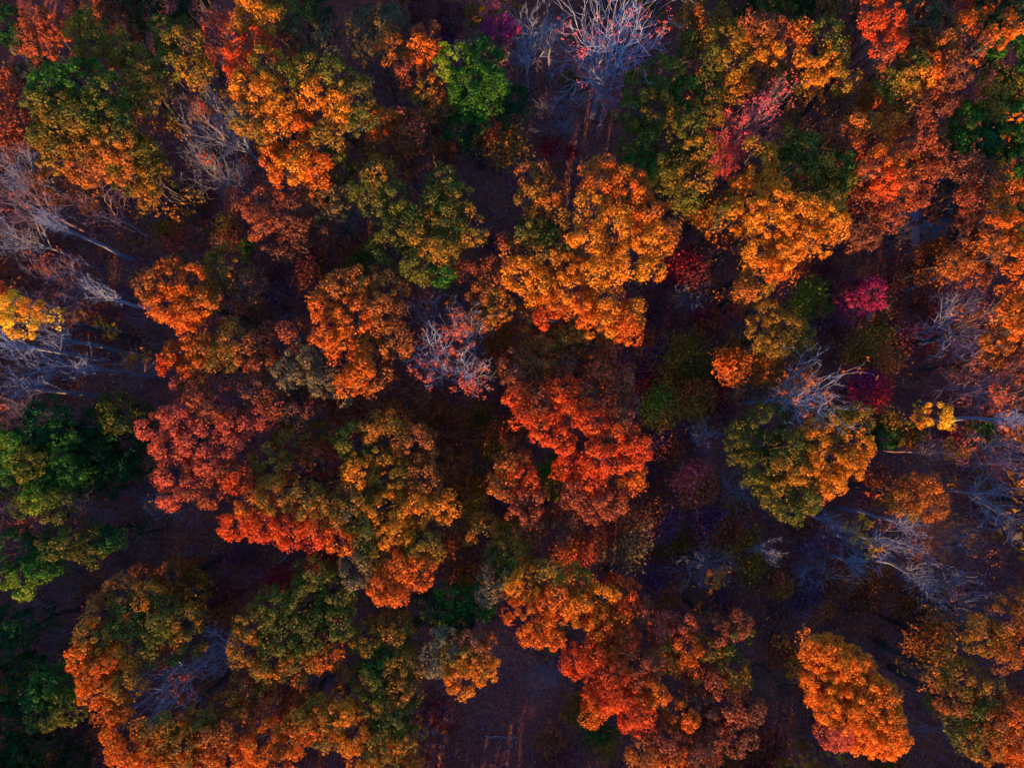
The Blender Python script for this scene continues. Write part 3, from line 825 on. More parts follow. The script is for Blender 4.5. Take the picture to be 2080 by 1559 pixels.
T('green evergreen on the second row below the bare twigs, left of the pair', 16.5, 'green', [(120,1100,34,'olive'),(95,1120,26)], name='evergreen_tree', rc=.5)
T('green evergreen on the second row below the bare twigs, right of the pair', 15, 'green', [(190,1112,34,'olive'),(225,1100,26,'pine')], name='evergreen_tree', rc=.5)
T('lime edged evergreen lowest on the left side of the green stand', 17, 'olive', [(52,1172,36,'lime'),(85,1155,26,'green'),(25,1115,36,'pine')], name='evergreen_tree', rc=.5)
T('dark evergreen at the left edge in deep shade, lower left', 15, 'pine', [(25,1275,40),(10,1310,30)], name='evergreen_tree', rc=.5)
T('lone rounded evergreen in the lower left corner area', 17, 'green', [(112,1395,40,'green'),(100,1440,36,'olive'),(142,1430,34,'olive'),(75,1420,24,'pine')], name='evergreen_tree', rc=.5)
T('dark evergreen behind the lone rounded one at the left edge', 13, 'pine', [(25,1400,44),(60,1360,30),(20,1460,40)], name='evergreen_tree', rc=.5)
T('dim olive evergreen in the bottom left corner', 14, 'dgreen', [(95,1530,44),(40,1545,36,'pine'),(150,1545,32,'dgreen')], name='evergreen_tree', rc=.5)
B('pink twigged bare tree on the dark floor right of the green stand', 195, 1012, 50, 15, 'rust', .1, 'pink')
B('bare tree with pale twigs at the left edge among the evergreens', 25, 1048, 60, 18, 'salmon', .15, 'pink')
B('low violet bare tree in the dark gap above the lower left oak', 320, 1030, 40, 8, None, 0, 'grey')
# ---- centre bottom left
T('fiery orange maple with a shade toned olive top and sunlit toned lower edge', 21, 'oliorg', [(600,900,40,'oliorg',-2.5),(555,940,40,'oliorg',-1.5),(640,930,38,'rust',-2.5),(662,888,32,'oliorg',-4),(490,978,26,'redor'),(478,1062,28,'redor'),(528,1062,34,'redor'),(588,1075,34,'redor'),(645,1075,32,'redor'),(690,1095,28,'orange'),(560,1010,38,'oliorg'),(620,1020,38,'oliorg'),(510,1020,30,'orange'),(670,1040,30,'oliorg')], name='maple_tree', rc=.5, ls=.12)  # leaf colours carry the light: olive for the shaded top, redor for the sunlit edge
T('dark olive oak with a few gold boughs, upper of three right of the fiery maple', 20.5, 'oliorg', [(722,895,38,'olive'),(780,880,40,'oliorg'),(842,900,40,'brownor'),(732,955,34,'gold'),(792,965,38,'oligold'),(852,968,36,'brownor')], rc=.5)
T('olive and gold oak, middle one of three right of the fiery maple', 20.5, 'oligold', [(722,1020,34,'oligold'),(780,1035,38,'gold'),(845,1035,36,'gold'),(898,1030,28,'gold'),(745,1080,34,'olive'),(800,1085,32,'gold'),(700,1050,22,'greyol')], rc=.5)
T('orange tipped oak, lowest one of three right of the fiery maple', 20.5, 'oliorg', [(860,1115,34,'oligold'),(812,1150,34,'orange'),(778,1195,30,'orange'),(728,1160,32,'greyol'),(800,1205,24,'orange'),(850,1160,30,'orange'),(758,1125,30,'oligold')], rc=.5)
S('sparse olive sapling between the dim brown tree and the red oak', 900, 860, 48, 9, 'oligold', 'rust', n=1500, name='sapling')
S('low olive sapling left of the red oak beside a dim brown crown', 975, 845, 34, 7, 'oligold', 'olive', n=900, name='sapling')
T('dim rusty tree under the centre bare trees', 12, 'rust', [(870,815,36,'rust'),(905,900,32,'brown'),(920,945,34,'brownor')])
B('star shaped bare tree with coral leaves at the centre of the picture', 880, 722, 60, 24, 'salmon', .4, 'pale', stems=11, fork=.45, thick=1.15, ls=.11, tw=.45)
B('pale bare tree with upswept limbs above right of the star shaped one', 942, 665, 54, 23, 'salmon', .16, 'pale', stems=8, thick=1.05, tw=.5)
B('pale bare tree with coral leaves right of the star shaped one', 950, 752, 50, 23, 'salmon', .35, 'pale', stems=7, thick=1.05, tw=.5)
B('faint violet bare tree above the star shaped one', 872, 640, 46, 13, None, 0, 'grey')
# ---- red oak group
T('brown tree above left of the red orange oak', 19.5, 'brown', [(1052,745,38,'brown'),(1102,722,38,'brownor'),(1142,760,38,'brown'),(1085,790,30,'rust')])
T('rust tree above right of the red orange oak', 20, 'rust', [(1222,750,36,'rust'),(1260,775,32,'rust'),(1190,790,30,'brown'),(1270,820,26,'brown')])
T('red orange oak with glowing lobes, centre of the red group', 21.5, 'redor', [(1148,800,34,'redor'),(1048,805,24,'redor'),(1062,842,24,'redor'),(1108,870,32,'redor'),(1160,835,30,'redor'),(1138,895,26,'redor'),(1095,820,22,'rust')])
T('red orange oak with glowing lobes, right member of the red group', 22, 'redor', [(1205,858,34,'redor'),(1240,892,34,'redor'),(1290,898,30,'redor'),(1222,930,34,'redor'),(1268,930,26,'redor'),(1300,925,22,'redor'),(1262,855,24,'rust')])
T('rust oak hanging left below the centre of the red group', 19.5, 'rust', [(1040,935,34,'brownor'),(1062,965,30,'redor'),(1075,1015,30,'rust'),(1020,985,26,'brownor'),(1060,1045,28,'rust')])
T('rust red oak at the bottom of the red group', 20, 'redor', [(1155,950,30,'redor'),(1198,980,32,'redor'),(1238,1018,30,'rust'),(1165,1000,26,'rust'),(1285,965,28,'orange'),(1210,1030,28,'rust')])
T('small green tree showing through the red group', 15, 'green', [(1125,945,22),(1130,985,24,'olive')], rc=.5)
T('brown pink tree below the red group', 18, 'rust', [(1090,1065,30),(1130,1075,26,'brown'),(1160,1050,28,'rust')])
S('ochre sapling left of the red group', 1000, 900, 36, 10, 'brownor', 'oligold', n=1200, name='sapling')
S('grey leaved sapling on the slope left of the rust oak', 985, 960, 40, 9, 'greyol', 'brownor', n=1300, name='sapling')
# ---- right middle
S('deep crimson sapling right of the great golden oak', 1385, 552, 48, 10, 'crimson', 'maroon', n=2400, name='sapling')
B('small bare tree with a few yellow leaves under the crimson sapling', 1400, 605, 40, 11, 'gold', .04, 'grey')
S('red and pink sapling right of the small yellow leaved bare tree', 1435, 650, 36, 8, 'crimson', 'rust', n=1000, name='sapling')
S('bright red shrub above the olive gold tree, right of centre', 1492, 622, 22, 6, 'pinkred', n=450, cat='shrub', name='shrub')
T('gold brown tree under the golden oaks with slim trunk below', 19, 'brownor', [(1540,570,30,'oliorg'),(1515,590,24,'brownor'),(1585,555,22,'orange')])
T('ochre tree right of centre with soft feathery boughs', 18, 'oligold', [(1555,640,30),(1545,680,30),(1600,668,34),(1622,692,30),(1580,700,24)], rc=.5, ls=.11)
S('lime green sapling above the ochre tree', 1648, 605, 46, 12, 'lime', 'olive', n=1700, name='sapling')
T('magenta sapling above the weathered bench', 13, 'magenta', [(1765,597,33),(1732,612,28,'magenta'),(1708,600,26,'maroon')], rc=.4, ls=.10, name='sapling')
S('orange leaved loose tree above the bare orange tipped tree', 1490, 745, 42, 17, 'orange', 'brownor', n=1900, name='sparse_tree', ls=.13)
S('second orange leaved loose tree beside the first, nearer the ochre tree', 1555, 745, 38, 17, 'orange', 'brownor', n=1700, name='sparse_tree', ls=.13)
S('broad dark olive shrub mass right of the red oaks', 1390, 735, 60, 9, 'oligold', 'olive', n=3200, cat='shrub', name='shrub')
S('olive yellow shrub right of the rust red oaks', 1340, 830, 44, 11, 'lime', 'oligold', n=1500, cat='shrub', name='shrub')
S('tan orange shrub right of the olive yellow shrub', 1408, 812, 44, 11, 'brownor', 'oligold', n=1500, cat='shrub', name='shrub')
S('dark violet shrub between rust oak and olive shrub mass', 1312, 765, 36, 4, 'purple', 'crimson', n=700, cat='shrub', name='shrub')
S('pinkish violet shrub under the right end of the red group', 1325, 975, 40, 5, 'purple', 'rust', n=900, cat='shrub', name='shrub')
B('whitened bare tree with orange leaves on top of the big ochre tree', 1638, 805, 72, 24, 'orange', .35, 'pale', stems=8, thick=1.1, fork=.4, tw=.6)
S('small magenta sapling right of the orange tipped bare tree', 1768, 790, 42, 11, 'magenta', 'crimson', n=2400, name='sapling')
S('sparse olive and orange sapling between the two magenta saplings', 1775, 715, 60, 10, 'oligold', 'brownor', n=2600, name='sapling')
S('ochre speckled shrub right of the weathered bench', 1795, 660, 30, 4, 'oligold', 'maroon', n=700, cat='shrub', name='shrub')
S('sparse red leaved shrub at the foot of the pale spreading bare tree', 1865, 690, 40, 5, 'pinkred', 'crimson', n=650, cat='shrub', name='shrub')
S('dusky rust sapling below the fallen log', 1885, 610, 40, 5, 'rust', 'maroon', n=1200, name='sapling')
T('big ochre and olive tree in the right half, with gold lit lower right', 20, 'oligold', [(1512,895,38,'olive',-3),(1560,860,38,'olive',-2),(1530,945,40,'olive',-2),(1572,1000,38,'olive',-2),(1610,915,38,'olive'),(1655,888,34,'gold'),(1695,862,34,'oligold'),(1742,855,30,'oligold'),(1745,900,28,'gold'),(1632,945,36,'gold'),(1688,940,36,'gold'),(1728,945,28,'gold'),(1640,1005,34,'olive'),(1675,985,32,'gold'),(1600,965,32,'oligold'),(1605,1035,26,'olive')], rc=.5, ls=.12, droop=.05)  # gold blobs hold the sunlight of the lower right in their colour
B('pale spreading bare tree on the right over the sparse red shrub', 1958, 655, 74, 18, None, 0, 'pale', stems=8, thick=1.2)
B('pink tinged bare tree with long trunk at the right edge', 2015, 785, 74, 20, 'salmon', .12, 'pink', stems=9, thick=1.1, fork=.58, tw=.6)
T('small bright yellow tree on a thin trunk, right side', 17, 'yellow', [(1898,836,26),(1922,850,18),(1875,850,18,'gold')], rc=.42, ls=.11, den=.7)
T('olive green shrubby tree under the bright yellow right side tree', 8, 'olive', [(1800,885,28,'green'),(1840,880,26,'olive'),(1865,895,22,'brownor')], rc=.5)
B('bare tree with a spray of yellow leaves below the bright yellow right side tree', 1905, 920, 44, 18, 'gold', .14, 'pink', fork=.58, tw=.6)
S('dark green shrub left of the large right edge bare tree', 1990, 880, 32, 4, 'green', 'dgreen', n=900, cat='shrub', name='shrub')
B('large tangled bare tree with coral lit twigs at the right edge', 2045, 925, 78, 21, 'salmon', .12, 'pink', stems=9, thick=1.15, fork=.58, tw=.6)
B('blue grey bare tree below the large tangled one at the right edge', 2025, 1010, 80, 19, 'salmon', .06, 'grey', stems=9, fork=.58, tw=.6)
T('rust orange tree with soft crown left of the blue grey right edge bare tree', 17.5, 'brownor', [(1860,1000,34),(1892,1025,30,'brownor'),(1835,1025,28,'oliorg'),(1885,985,22,'orange')], rc=.5, ls=.11)
S('rosy pink sapling right of the rust red oak', 1410, 985, 42, 13, 'pinkred', 'rust', n=2400, name='sapling')
B('small bare tree with leaning stems between the red oaks and the big ochre tree', 1425, 880, 34, 13, None, 0, 'grey', stems=5)
S('small yellow leaved shrub beside the rosy pink sapling', 1482, 1025, 22, 5, 'gold', 'oligold', n=400, cat='shrub', name='shrub')
B('low grey bare tree right of the rosy pink sapling', 1500, 1005, 46, 9, None, 0, 'grey')
# ---- lower right
B('bare tree with spray of yellow leaves on the lower right slope', 1735, 1098, 42, 15, 'yellow', .22, 'grey', stems=5, fork=.58, tw=.6)
B('blue bare tree with crooked limbs right of the yellow leaf spray', 1815, 1110, 62, 18, None, 0, 'pale', stems=7, thick=1.1, fork=.5, tw=.5)
B('feathery rust tinged tree right of the crooked blue bare tree', 1910, 1085, 74, 18, 'brownor', .6, 'pink', stems=9, ls=.10)
B('violet blue bare tree with fan of twigs, lower right', 1925, 1208, 64, 16, None, 0, 'grey', stems=8, fork=.58, tw=.6)
B('bare tree holding a cluster of tan gold leaves, lower middle right', 1445, 1155, 60, 14, 'gold', .10, 'grey', stems=9)
S('orange pink leaved sapling on the slope below the yellow leaf spray', 1582, 1190, 28, 8, 'salmon', 'oliorg', n=800, name='sapling')
B('low violet bare tree between two leaf sprays on the lower right slope', 1660, 1165, 48, 9, None, 0, 'grey')
S('dim rust shrub right of the low violet bare tree', 1775, 1185, 46, 5, 'brownor', 'brown', n=1500, cat='shrub', name='shrub')
S('dim rust shrub left of the violet blue fan tree', 1850, 1240, 44, 5, 'brownor', 'maroon', n=1300, cat='shrub', name='shrub')
T('big smooth orange maple alone in the lower right', 21, 'flame', [(1665,1325,34),(1700,1345,40),(1680,1388,46),(1735,1385,48),(1772,1420,44),(1718,1435,50),(1678,1435,30),(1795,1460,36),(1750,1480,44),(1700,1490,32,'salmon'),(1820,1490,28),(1795,1510,28),(1740,1345,24)], name='maple_tree', rc=.42, ls=.115, droop=.04, den=1.15)
S('thin orange speckled tree above right of the big smooth maple', 1890, 1300, 48, 12, 'brownor', 'oligold', n=1500, name='sparse_tree')
T('orange brown oak on the right edge, lower right', 20, 'brownor', [(2040,1255,36,'brownor'),(1995,1290,34,'oliorg'),(2070,1310,34,'orange'),(2030,1330,30,'brownor'),(2070,1220,26,'brownor')], rc=.5, ls=.11)
T('olive tree with orange flecks right of the big smooth maple', 19, 'oliorg', [(1955,1380,40,'oliorg'),(2000,1410,38,'oliorg'),(1965,1440,34,'olive'),(1935,1420,26,'brownor')], rc=.5, ls=.11)
T('orange lit oak in the bottom right corner', 19.5, 'oliorg', [(2010,1470,38,'brownor'),(2052,1450,36,'orange'),(2000,1510,34,'oliorg'),(2055,1510,36,'orange'),(1960,1490,30,'olive'),(2065,1545,24,'orange')], rc=.5, ls=.11)
T('dark red brown oak left of the big smooth maple', 18, 'rust', [(1430,1375,38,'rust'),(1480,1362,36,'oliorg'),(1478,1425,42,'rust'),(1425,1440,34,'brown'),(1515,1440,30,'brown'),(1440,1495,38,'rust'),(1500,1495,32,'brown')], rc=.5)
T('olive and rust tree above the dark red brown oak', 18, 'oliorg', [(1448,1282,34,'rust'),(1490,1300,32,'olive'),(1500,1262,24,'rust'),(1440,1320,24,'oliorg')], rc=.5)
B('fallen looking bare tree with dark stems left of the big smooth maple', 1610, 1410, 46, 10, 'rust', .1, 'dark', stems=6)
B('pink twiggy bare tree at the bottom below the big smooth maple', 1650, 1520, 60, 9, 'rust', .05, 'pink', stems=9)
B('brush like bare tree with reddish stems on the slope above big smooth maple', 1635, 1240, 30, 6, None, 0, 'pink', stems=9, fork=.1)
S('dim olive shrub at the bottom edge right of the big smooth maple', 1800, 1548, 44, 5, 'olive', 'brownor', n=1300, cat='shrub', name='shrub')
B('violet bare tree at the bottom edge between maple and corner oak', 1890, 1500, 52, 10, 'rust', .12, 'pink')
# ---- bottom centre
T('orange oak with scalloped lower edge above the bottom clearing', 20.5, 'orange', [(1060,1190,32,'gold'),(1112,1170,30,'oligold'),(1062,1248,34,'orange'),(1102,1275,32,'orange'),(1130,1222,36,'orange'),(1082,1300,20,'orange'),(1128,1300,18,'orange')])
T('golden oak joined to the right of the scalloped orange oak', 19.5, 'gold', [(1165,1180,32,'oligold'),(1182,1235,36,'gold'),(1215,1260,30,'orange'),(1222,1205,24,'gold')], rc=.5)
T('grey olive tree left of the scalloped orange oak', 19, 'greyol', [(1002,1180,30),(985,1205,22),(1030,1160,24,'olive')], rc=.5)
T('red orange maple right of the golden oak', 18.5, 'redor', [(1270,1210,34,'redor'),(1262,1245,28,'orange'),(1300,1235,22,'rust')], rc=.45, ls=.11, name='maple_tree')
T('orange and red maple below the small red orange maple', 19, 'orange', [(1232,1285,32,'orange'),(1270,1290,26,'redor'),(1250,1315,26,'redor')], rc=.45, ls=.11, name='maple_tree')
T('large red orange maple spreading right of the bottom clearing', 20, 'redor', [(1172,1342,28,'redor'),(1205,1335,30,'redor'),(1235,1372,36,'redor'),(1262,1405,38,'redor'),(1215,1415,26,'redor'),(1292,1355,32,'rust'),(1320,1400,34,'orange'),(1290,1445,36,'redor'),(1205,1440,24,'orange'),(1320,1350,26,'rust')], name='maple_tree', rc=.45, ls=.115)
T('salmon tree above right of the large red orange maple', 18, 'salmon', [(1350,1288,34,'salmon'),(1392,1318,30,'orange'),(1385,1270,26,'salmon'),(1352,1330,26,'oliorg'),(1395,1365,26,'orange')], rc=.5)
T('rust orange oak at the bottom edge right of the large red orange maple', 19, 'brownor', [(1350,1500,38,'rust'),(1380,1450,32,'orange'),(1310,1520,34,'brownor'),(1360,1540,34,'orange'),(1420,1545,30,'brown')], rc=.5)
T('gold oak with grey brown left side alone above the bottom clearing', 20, 'oligold', [(905,1305,28,'greyol'),(880,1342,28,'greyol'),(930,1335,34,'oligold'),(968,1325,30,'brownor'),(940,1372,34,'gold'),(985,1362,26,'gold'),(958,1295,22,'brown')], rc=.5)
T('dark green tree between the gold oak and the three olive oaks', 18, 'green', [(870,1235,34,'dgreen'),(920,1222,38),(970,1225,32),(930,1258,28,'dgreen')], rc=.5)
T('ochre tree with feathery leaves above the grey olive tree, bottom centre', 18, 'oligold', [(985,1085,38,'oliorg'),(1035,1095,36),(1062,1125,28),(1020,1130,28,'olive')], rc=.5, ls=.11)
S('thin rust tree right of the ochre tree, bottom centre', 1165, 1120, 44, 11, 'brownor', 'salmon', n=1500, name='sparse_tree')
S('broad thin rust tree under the pinkish violet shrub', 1262, 1085, 66, 11, 'rust', 'greyol', n=3000, name='sparse_tree')
S('low sparse brown sapling left of the ochre tree', 925, 1120, 46, 8, 'brownor', 'brown', n=1500, name='sapling')
T('olive oak with orange lower boughs in the column left of the bottom clearing, uppermost', 18.5, 'olive', [(748,1298,36,'oligold'),(800,1280,34,'oliorg'),(770,1340,32,'green')], rc=.5)
T('green olive oak in the middle of the column left of the bottom clearing', 19, 'olive', [(758,1378,40,'olive'),(818,1350,34,'oligold'),(820,1400,32,'oliorg'),(760,1430,38,'oligold')], rc=.5)
T('gold tinged oak at the foot of the column left of the bottom clearing', 19.5, 'oligold', [(800,1450,40,'olive'),(720,1485,38,'gold'),(778,1515,40,'oligold'),(825,1505,30,'oliorg'),(820,1548,30,'orange'),(745,1548,30,'gold')], rc=.5)
S('dim red shrub glowing faintly in the bottom clearing', 900, 1452, 36, 2.5, 'crimson', 'redor', n=380, cat='shrub', name='shrub')
S('olive shrub at the right border of the bottom clearing', 1175, 1440, 34, 6, 'oliorg', 'olive', n=1100, cat='shrub', name='shrub')
S('orange speckled shrub at the bottom edge of the clearing', 1130, 1515, 46, 4, 'brownor', 'maroon', n=900, cat='shrub', name='shrub')
S('green shrub under the large red orange maple', 1225, 1500, 40, 7, 'green', 'oliorg', n=1400, cat='shrub', name='shrub')
B('low violet bare tree at the left of the bottom clearing', 885, 1500, 44, 5, None, 0, 'grey', fork=.1, stems=8)
B('low violet bare tree at the upper right of the bottom clearing', 1110, 1375, 40, 5, None, 0, 'grey', fork=.1, stems=8)
# ---- bottom left
T('big dark olive oak in the lower left with rust edges', 19.5, 'olive', [(250,1205,34,'brownor'),(212,1245,34,'brownor'),(262,1258,38,'olive'),(322,1255,38,'olive'),(372,1262,32,'oliorg'),(270,1315,38,'oliorg'),(335,1312,36,'olive'),(390,1300,28,'oliorg'),(300,1210,28,'oliorg')], rc=.5)
T('orange lit oak along the left flank of the big dark olive oak', 20.5, 'orange', [(195,1290,32,'oliorg'),(168,1335,28,'orange'),(225,1350,34,'orange'),(200,1398,32,'orange'),(255,1395,32,'oliorg'),(235,1440,30,'orange'),(185,1365,26,'orange')], rc=.5)  # sunlit side of the olive crown, its light put into the orange leaf colours
T('orange lit oak at the bottom edge, leftmost', 20.5, 'orange', [(250,1480,34,'orange'),(265,1525,36,'orange'),(325,1485,36,'oliorg'),(310,1535,34,'orange'),(365,1520,34,'oliorg')], rc=.5)
T('broad brown orange oak at the bottom edge right of the leftmost one', 19, 'oliorg', [(405,1460,34,'oliorg'),(430,1505,36,'brownor'),(400,1545,32,'orange'),(478,1480,36,'brownor'),(475,1535,34,'orange')], rc=.5)
T('brown orange oak below the dark olive oak of the bottom left', 18, 'brownor', [(500,1400,34,'brownor'),(550,1430,34,'rust'),(600,1440,30,'brownor'),(540,1385,28,'oliorg')], rc=.5)
T('orange lit oak at the bottom edge left of the olive column', 20.5, 'orange', [(535,1510,36,'orange'),(590,1500,34,'orange'),(560,1548,32,'orange'),(615,1470,28,'oliorg')], rc=.5)
T('gold lit oak between bottom edge oaks and the olive column', 20, 'orange', [(655,1445,34,'oliorg'),(690,1450,26,'gold'),(665,1490,32,'oliorg'),(640,1470,26,'orange')], rc=.5)
T('broad dark olive oak left of the dark broken trunk', 20, 'olive', [(640,1172,36,'olive'),(682,1200,36,'olive'),(622,1230,40,'olive'),(562,1232,36,'olive'),(512,1270,36,'oliorg'),(572,1290,40,'olive'),(638,1290,40,'olive'),(690,1265,32,'olive'),(500,1320,30,'oliorg'),(555,1345,34,'oliorg'),(618,1345,34,'oliorg'),(660,1335,28,'orange')], rc=.5, droop=.07)
S('dusky maroon sapling between the two dark olive oaks', 455, 1225, 46, 9, 'maroon', 'rust', n=1900, name='sapling')
S('crimson tinged sapling above the broad dark olive oak', 570, 1180, 36, 8, 'crimson', 'rust', n=1300, name='sapling')
S('small crimson shrub above the big dark olive oak', 395, 1165, 24, 5, 'crimson', 'maroon', n=500, cat='shrub', name='shrub')
T('low rust and olive tree behind the big dark olive oak', 13, 'oliorg', [(345,1170,34,'brownor'),(390,1200,32,'oliorg'),(300,1160,26,'brown')], rc=.5)
B('forked blue bare tree between the lower left oaks', 425, 1330, 42, 17, None, 0, 'pale', stems=5, thick=1.5, lean=(-1.5,1.5))
B('bare tree with coral leaves spread over the orange lit oaks, lower left', 345, 1400, 62, 22, 'salmon', .10, 'pale', stems=7, tw=.42, fork=.5)
S('rust shrub on the dark floor above the olive sapling, left centre', 500, 1130, 40, 3, 'purple', 'maroon', n=500, cat='shrub', name='shrub')
S('lime shrub at the foot of the rounded rust tree', 505, 500, 20, 4, 'lime', 'green', n=450, cat='shrub', name='shrub')
S('olive shrub left of the lime shrub', 455, 470, 38, 5, 'olive', 'brown', n=1200, cat='shrub', name='shrub')
S('olive and pink shrub among the left side bare trees', 345, 480, 38, 6, 'oligold', 'salmon', n=1200, cat='shrub', name='shrub')
S('dim rust shrub in the dark gap below the olive trees, left', 400, 420, 44, 4, 'maroon', 'rust', n=900, cat='shrub', name='shrub')
S('dim brown shrub below the round orange capped tree', 905, 310, 32, 5, 'brownor', 'brown', n=700, cat='shrub', name='shrub')
S('dim rust shrub on the slope above the great golden oak flank', 1000, 505, 28, 4, 'maroon', 'purple', n=500, cat='shrub', name='shrub')
S('brown shrub left of the crimson sapling', 1330, 640, 44, 4, 'maroon', 'purple', n=800, cat='shrub', name='shrub')
S('dusky shrub above the lime sapling', 1660, 540, 46, 4, 'brown', 'maroon', n=900, cat='shrub', name='shrub')
S('dusky shrub right of the magenta sapling above the fallen log', 1820, 560, 44, 4, 'maroon', 'brown', n=800, cat='shrub', name='shrub')
S('violet shrub in the gap between lime and magenta saplings', 1690, 670, 40, 4, 'purple', 'maroon', n=900, cat='shrub', name='shrub')
S('wine red shrub under the big ochre tree upper left flank', 1450, 830, 36, 4, 'crimson', 'maroon', n=900, cat='shrub', name='shrub')
S('dusky rust shrub right of the big ochre tree lower flank', 1780, 985, 46, 4, 'rust', 'maroon', n=1000, cat='shrub', name='shrub')
S('wine red shrub beside the bare tree with yellow leaf spray', 1925, 895, 30, 4, 'crimson', 'maroon', n=500, cat='shrub', name='shrub')
S('dusky brown shrub on the slope above the thin orange speckled tree', 1740, 1250, 48, 4, 'brown', 'rust', n=1000, cat='shrub', name='shrub')
S('dim olive shrub left of bare tree with tan gold leaves', 1380, 1120, 44, 5, 'oligold', 'brown', n=1100, cat='shrub', name='shrub')
S('dusky violet shrub below the bare tree with tan gold leaves', 1460, 1225, 40, 4, 'purple', 'maroon', n=700, cat='shrub', name='shrub')
S('rust shrub on the dark floor between lower left oak and the evergreens', 190, 1205, 34, 4, 'brown', 'maroon', n=500, cat='shrub', name='shrub')
S('low rust shrub under left edge bare trees and above yellow tree', 90, 520, 44, 5, 'rust', 'maroon', n=900, cat='shrub', name='shrub')
S('low rust shrub right of the bright yellow tree', 190, 650, 46, 5, 'rust', 'maroon', n=900, cat='shrub', name='shrub')
S('dusky shrub in the gap right of left end orange oak', 520, 640, 40, 4, 'maroon', 'brown', n=700, cat='shrub', name='shrub')

S('dusky violet brown tree on the slope right of the rounded rust tree', 640, 545, 50, 9, 'maroon', 'brown', n=2200, name='sapling')
S('rust olive sapling left below the olive group near centre', 725, 520, 42, 9, 'rust', 'olive', n=1800, name='sapling')
S('dusky sapling in the dark hollow above the tall orange oak', 560, 580, 46, 8, 'maroon', 'purple', n=1500, name='sapling')
S('brown sapling wedged between the red brown tree and star shaped bare tree', 1025, 700, 40, 12, 'brownor', 'rust', n=2200, name='sapling')
S('dim brown sapling left of the red orange oak beside olive one', 1035, 875, 34, 11, 'rust', 'brown', n=1500, name='sapling')
S('brown sapling below the pinkish violet shrub, right of brown pink tree', 1335, 1050, 50, 8, 'brown', 'purple', n=2000, name='sapling')
S('dusky sapling below the small yellow leaved shrub', 1500, 1090, 48, 7, 'rust', 'oligold', n=1700, name='sapling')
S('violet brown sapling right of the red maples, lower centre', 1345, 1190, 46, 7, 'purple', 'brownor', n=1700, name='sapling')
S('dim violet sapling between the red oaks and olive yellow shrub, lower', 1345, 905, 38, 7, 'purple', 'rust', n=1300, name='sapling')
S('rust sapling at the bottom edge right of the rust orange oak', 1540, 1530, 50, 8, 'rust', 'maroon', n=2200, name='sapling')
S('rust sapling beside the dark fallen trunk, lower right', 1590, 1330, 42, 7, 'rust', 'brownor', n=1500, name='sapling')
S('brown sapling in the gap above the dark olive oak of three', 700, 830, 36, 13, 'rust', 'brownor', n=1700, name='sapling')
S('ochre brown sapling right of the olive and gold oak', 945, 1010, 44, 11, 'brownor', 'oligold', n=2200, name='sapling')
S('brown orange sapling in the fork of the ochre tree and olive and gold oak', 950, 1180, 34, 9, 'brownor', 'rust', n=1200, name='sapling')
S('dusky sapling in the shade above the sparse brown one, lower left of centre', 660, 1135, 34, 10, 'brown', 'rust', n=1200, name='sapling')
S('thin rust sapling left of the crooked blue bare tree', 1640, 1085, 44, 8, 'brown', 'purple', n=1500, name='sapling')
S('orange brown sapling under the brown oaks near the fallen log', 1900, 520, 36, 9, 'brownor', 'rust', n=1500, name='sapling')
S('rust sapling left of the smaller coral bare tree', 1425, 430, 36, 11, 'olive', 'brownor', n=1600, name='sapling')

B('slim bare pole tree in the dark gap right of the bright yellow tree', 130, 690, 26, 20, None, 0, 'grey', fork=.7, stems=5, tw=.3, thick=1.35)
B('slim bare pole tree just above the green evergreen stand', 60, 790, 28, 20, None, 0, 'grey', fork=.7, stems=5, tw=.3, thick=1.35)
B('slim bare pole tree left of the bare tree with sprinkled gold leaves', 175, 745, 26, 19, None, 0, 'grey', fork=.7, stems=5, tw=.3, thick=1.35)
B('slim leaning bare tree between yellow leaf spray and big ochre tree', 1690, 1060, 26, 17, None, 0, 'grey', fork=.65, stems=5, tw=.3, thick=1.35)
B('slim leaning bare tree left of the crooked blue bare tree', 1745, 1150, 28, 17, None, 0, 'grey', fork=.65, stems=5, tw=.3, thick=1.35)
B('slim bare tree right of the crooked blue bare tree at its foot', 1860, 1165, 28, 18, None, 0, 'grey', fork=.65, stems=5, tw=.3, thick=1.35)
B('slim bare tree above the tan gold leaved bare tree', 1560, 1120, 28, 16, None, 0, 'grey', fork=.65, stems=5, tw=.3, thick=1.35)
B('slim bare tree standing left of the leaning pale one in the upper left', 390, 215, 30, 18, 'salmon', .08, 'pink', fork=.5, stems=6, tw=.5)
S('mauve sapling in the gap above the tan gold leaved bare tree', 1440, 1070, 44, 8, 'purple', 'rust', n=1700, name='sapling')
S('olive brown sapling right of the tan gold leaved bare tree', 1535, 1170, 44, 8, 'oligold', 'brown', n=1700, name='sapling')
S('rust brown sapling on the slope above the red brown oak', 1400, 1290, 40, 8, 'brownor', 'purple', n=1500, name='sapling')
S('mauve brown sapling right of the orange pink leaved one', 1650, 1225, 44, 6, 'purple', 'brownor', n=1500, name='sapling')
S('rusty sapling on the slope under the slim bare trees, right', 1700, 1180, 40, 6, 'rust', 'brown', n=1400, name='sapling')
S('dull olive sapling under the violet blue fan tree', 1900, 1270, 40, 6, 'oligold', 'brown', n=1300, name='sapling')
S('brown sapling below the whitened bare tree left flank', 1460, 770, 34, 9, 'brown', 'crimson', n=1200, name='sapling')
S('rust sapling between the rust red oak and violet shrub', 1330, 700, 34, 8, 'rust', 'purple', n=1200, name='sapling')

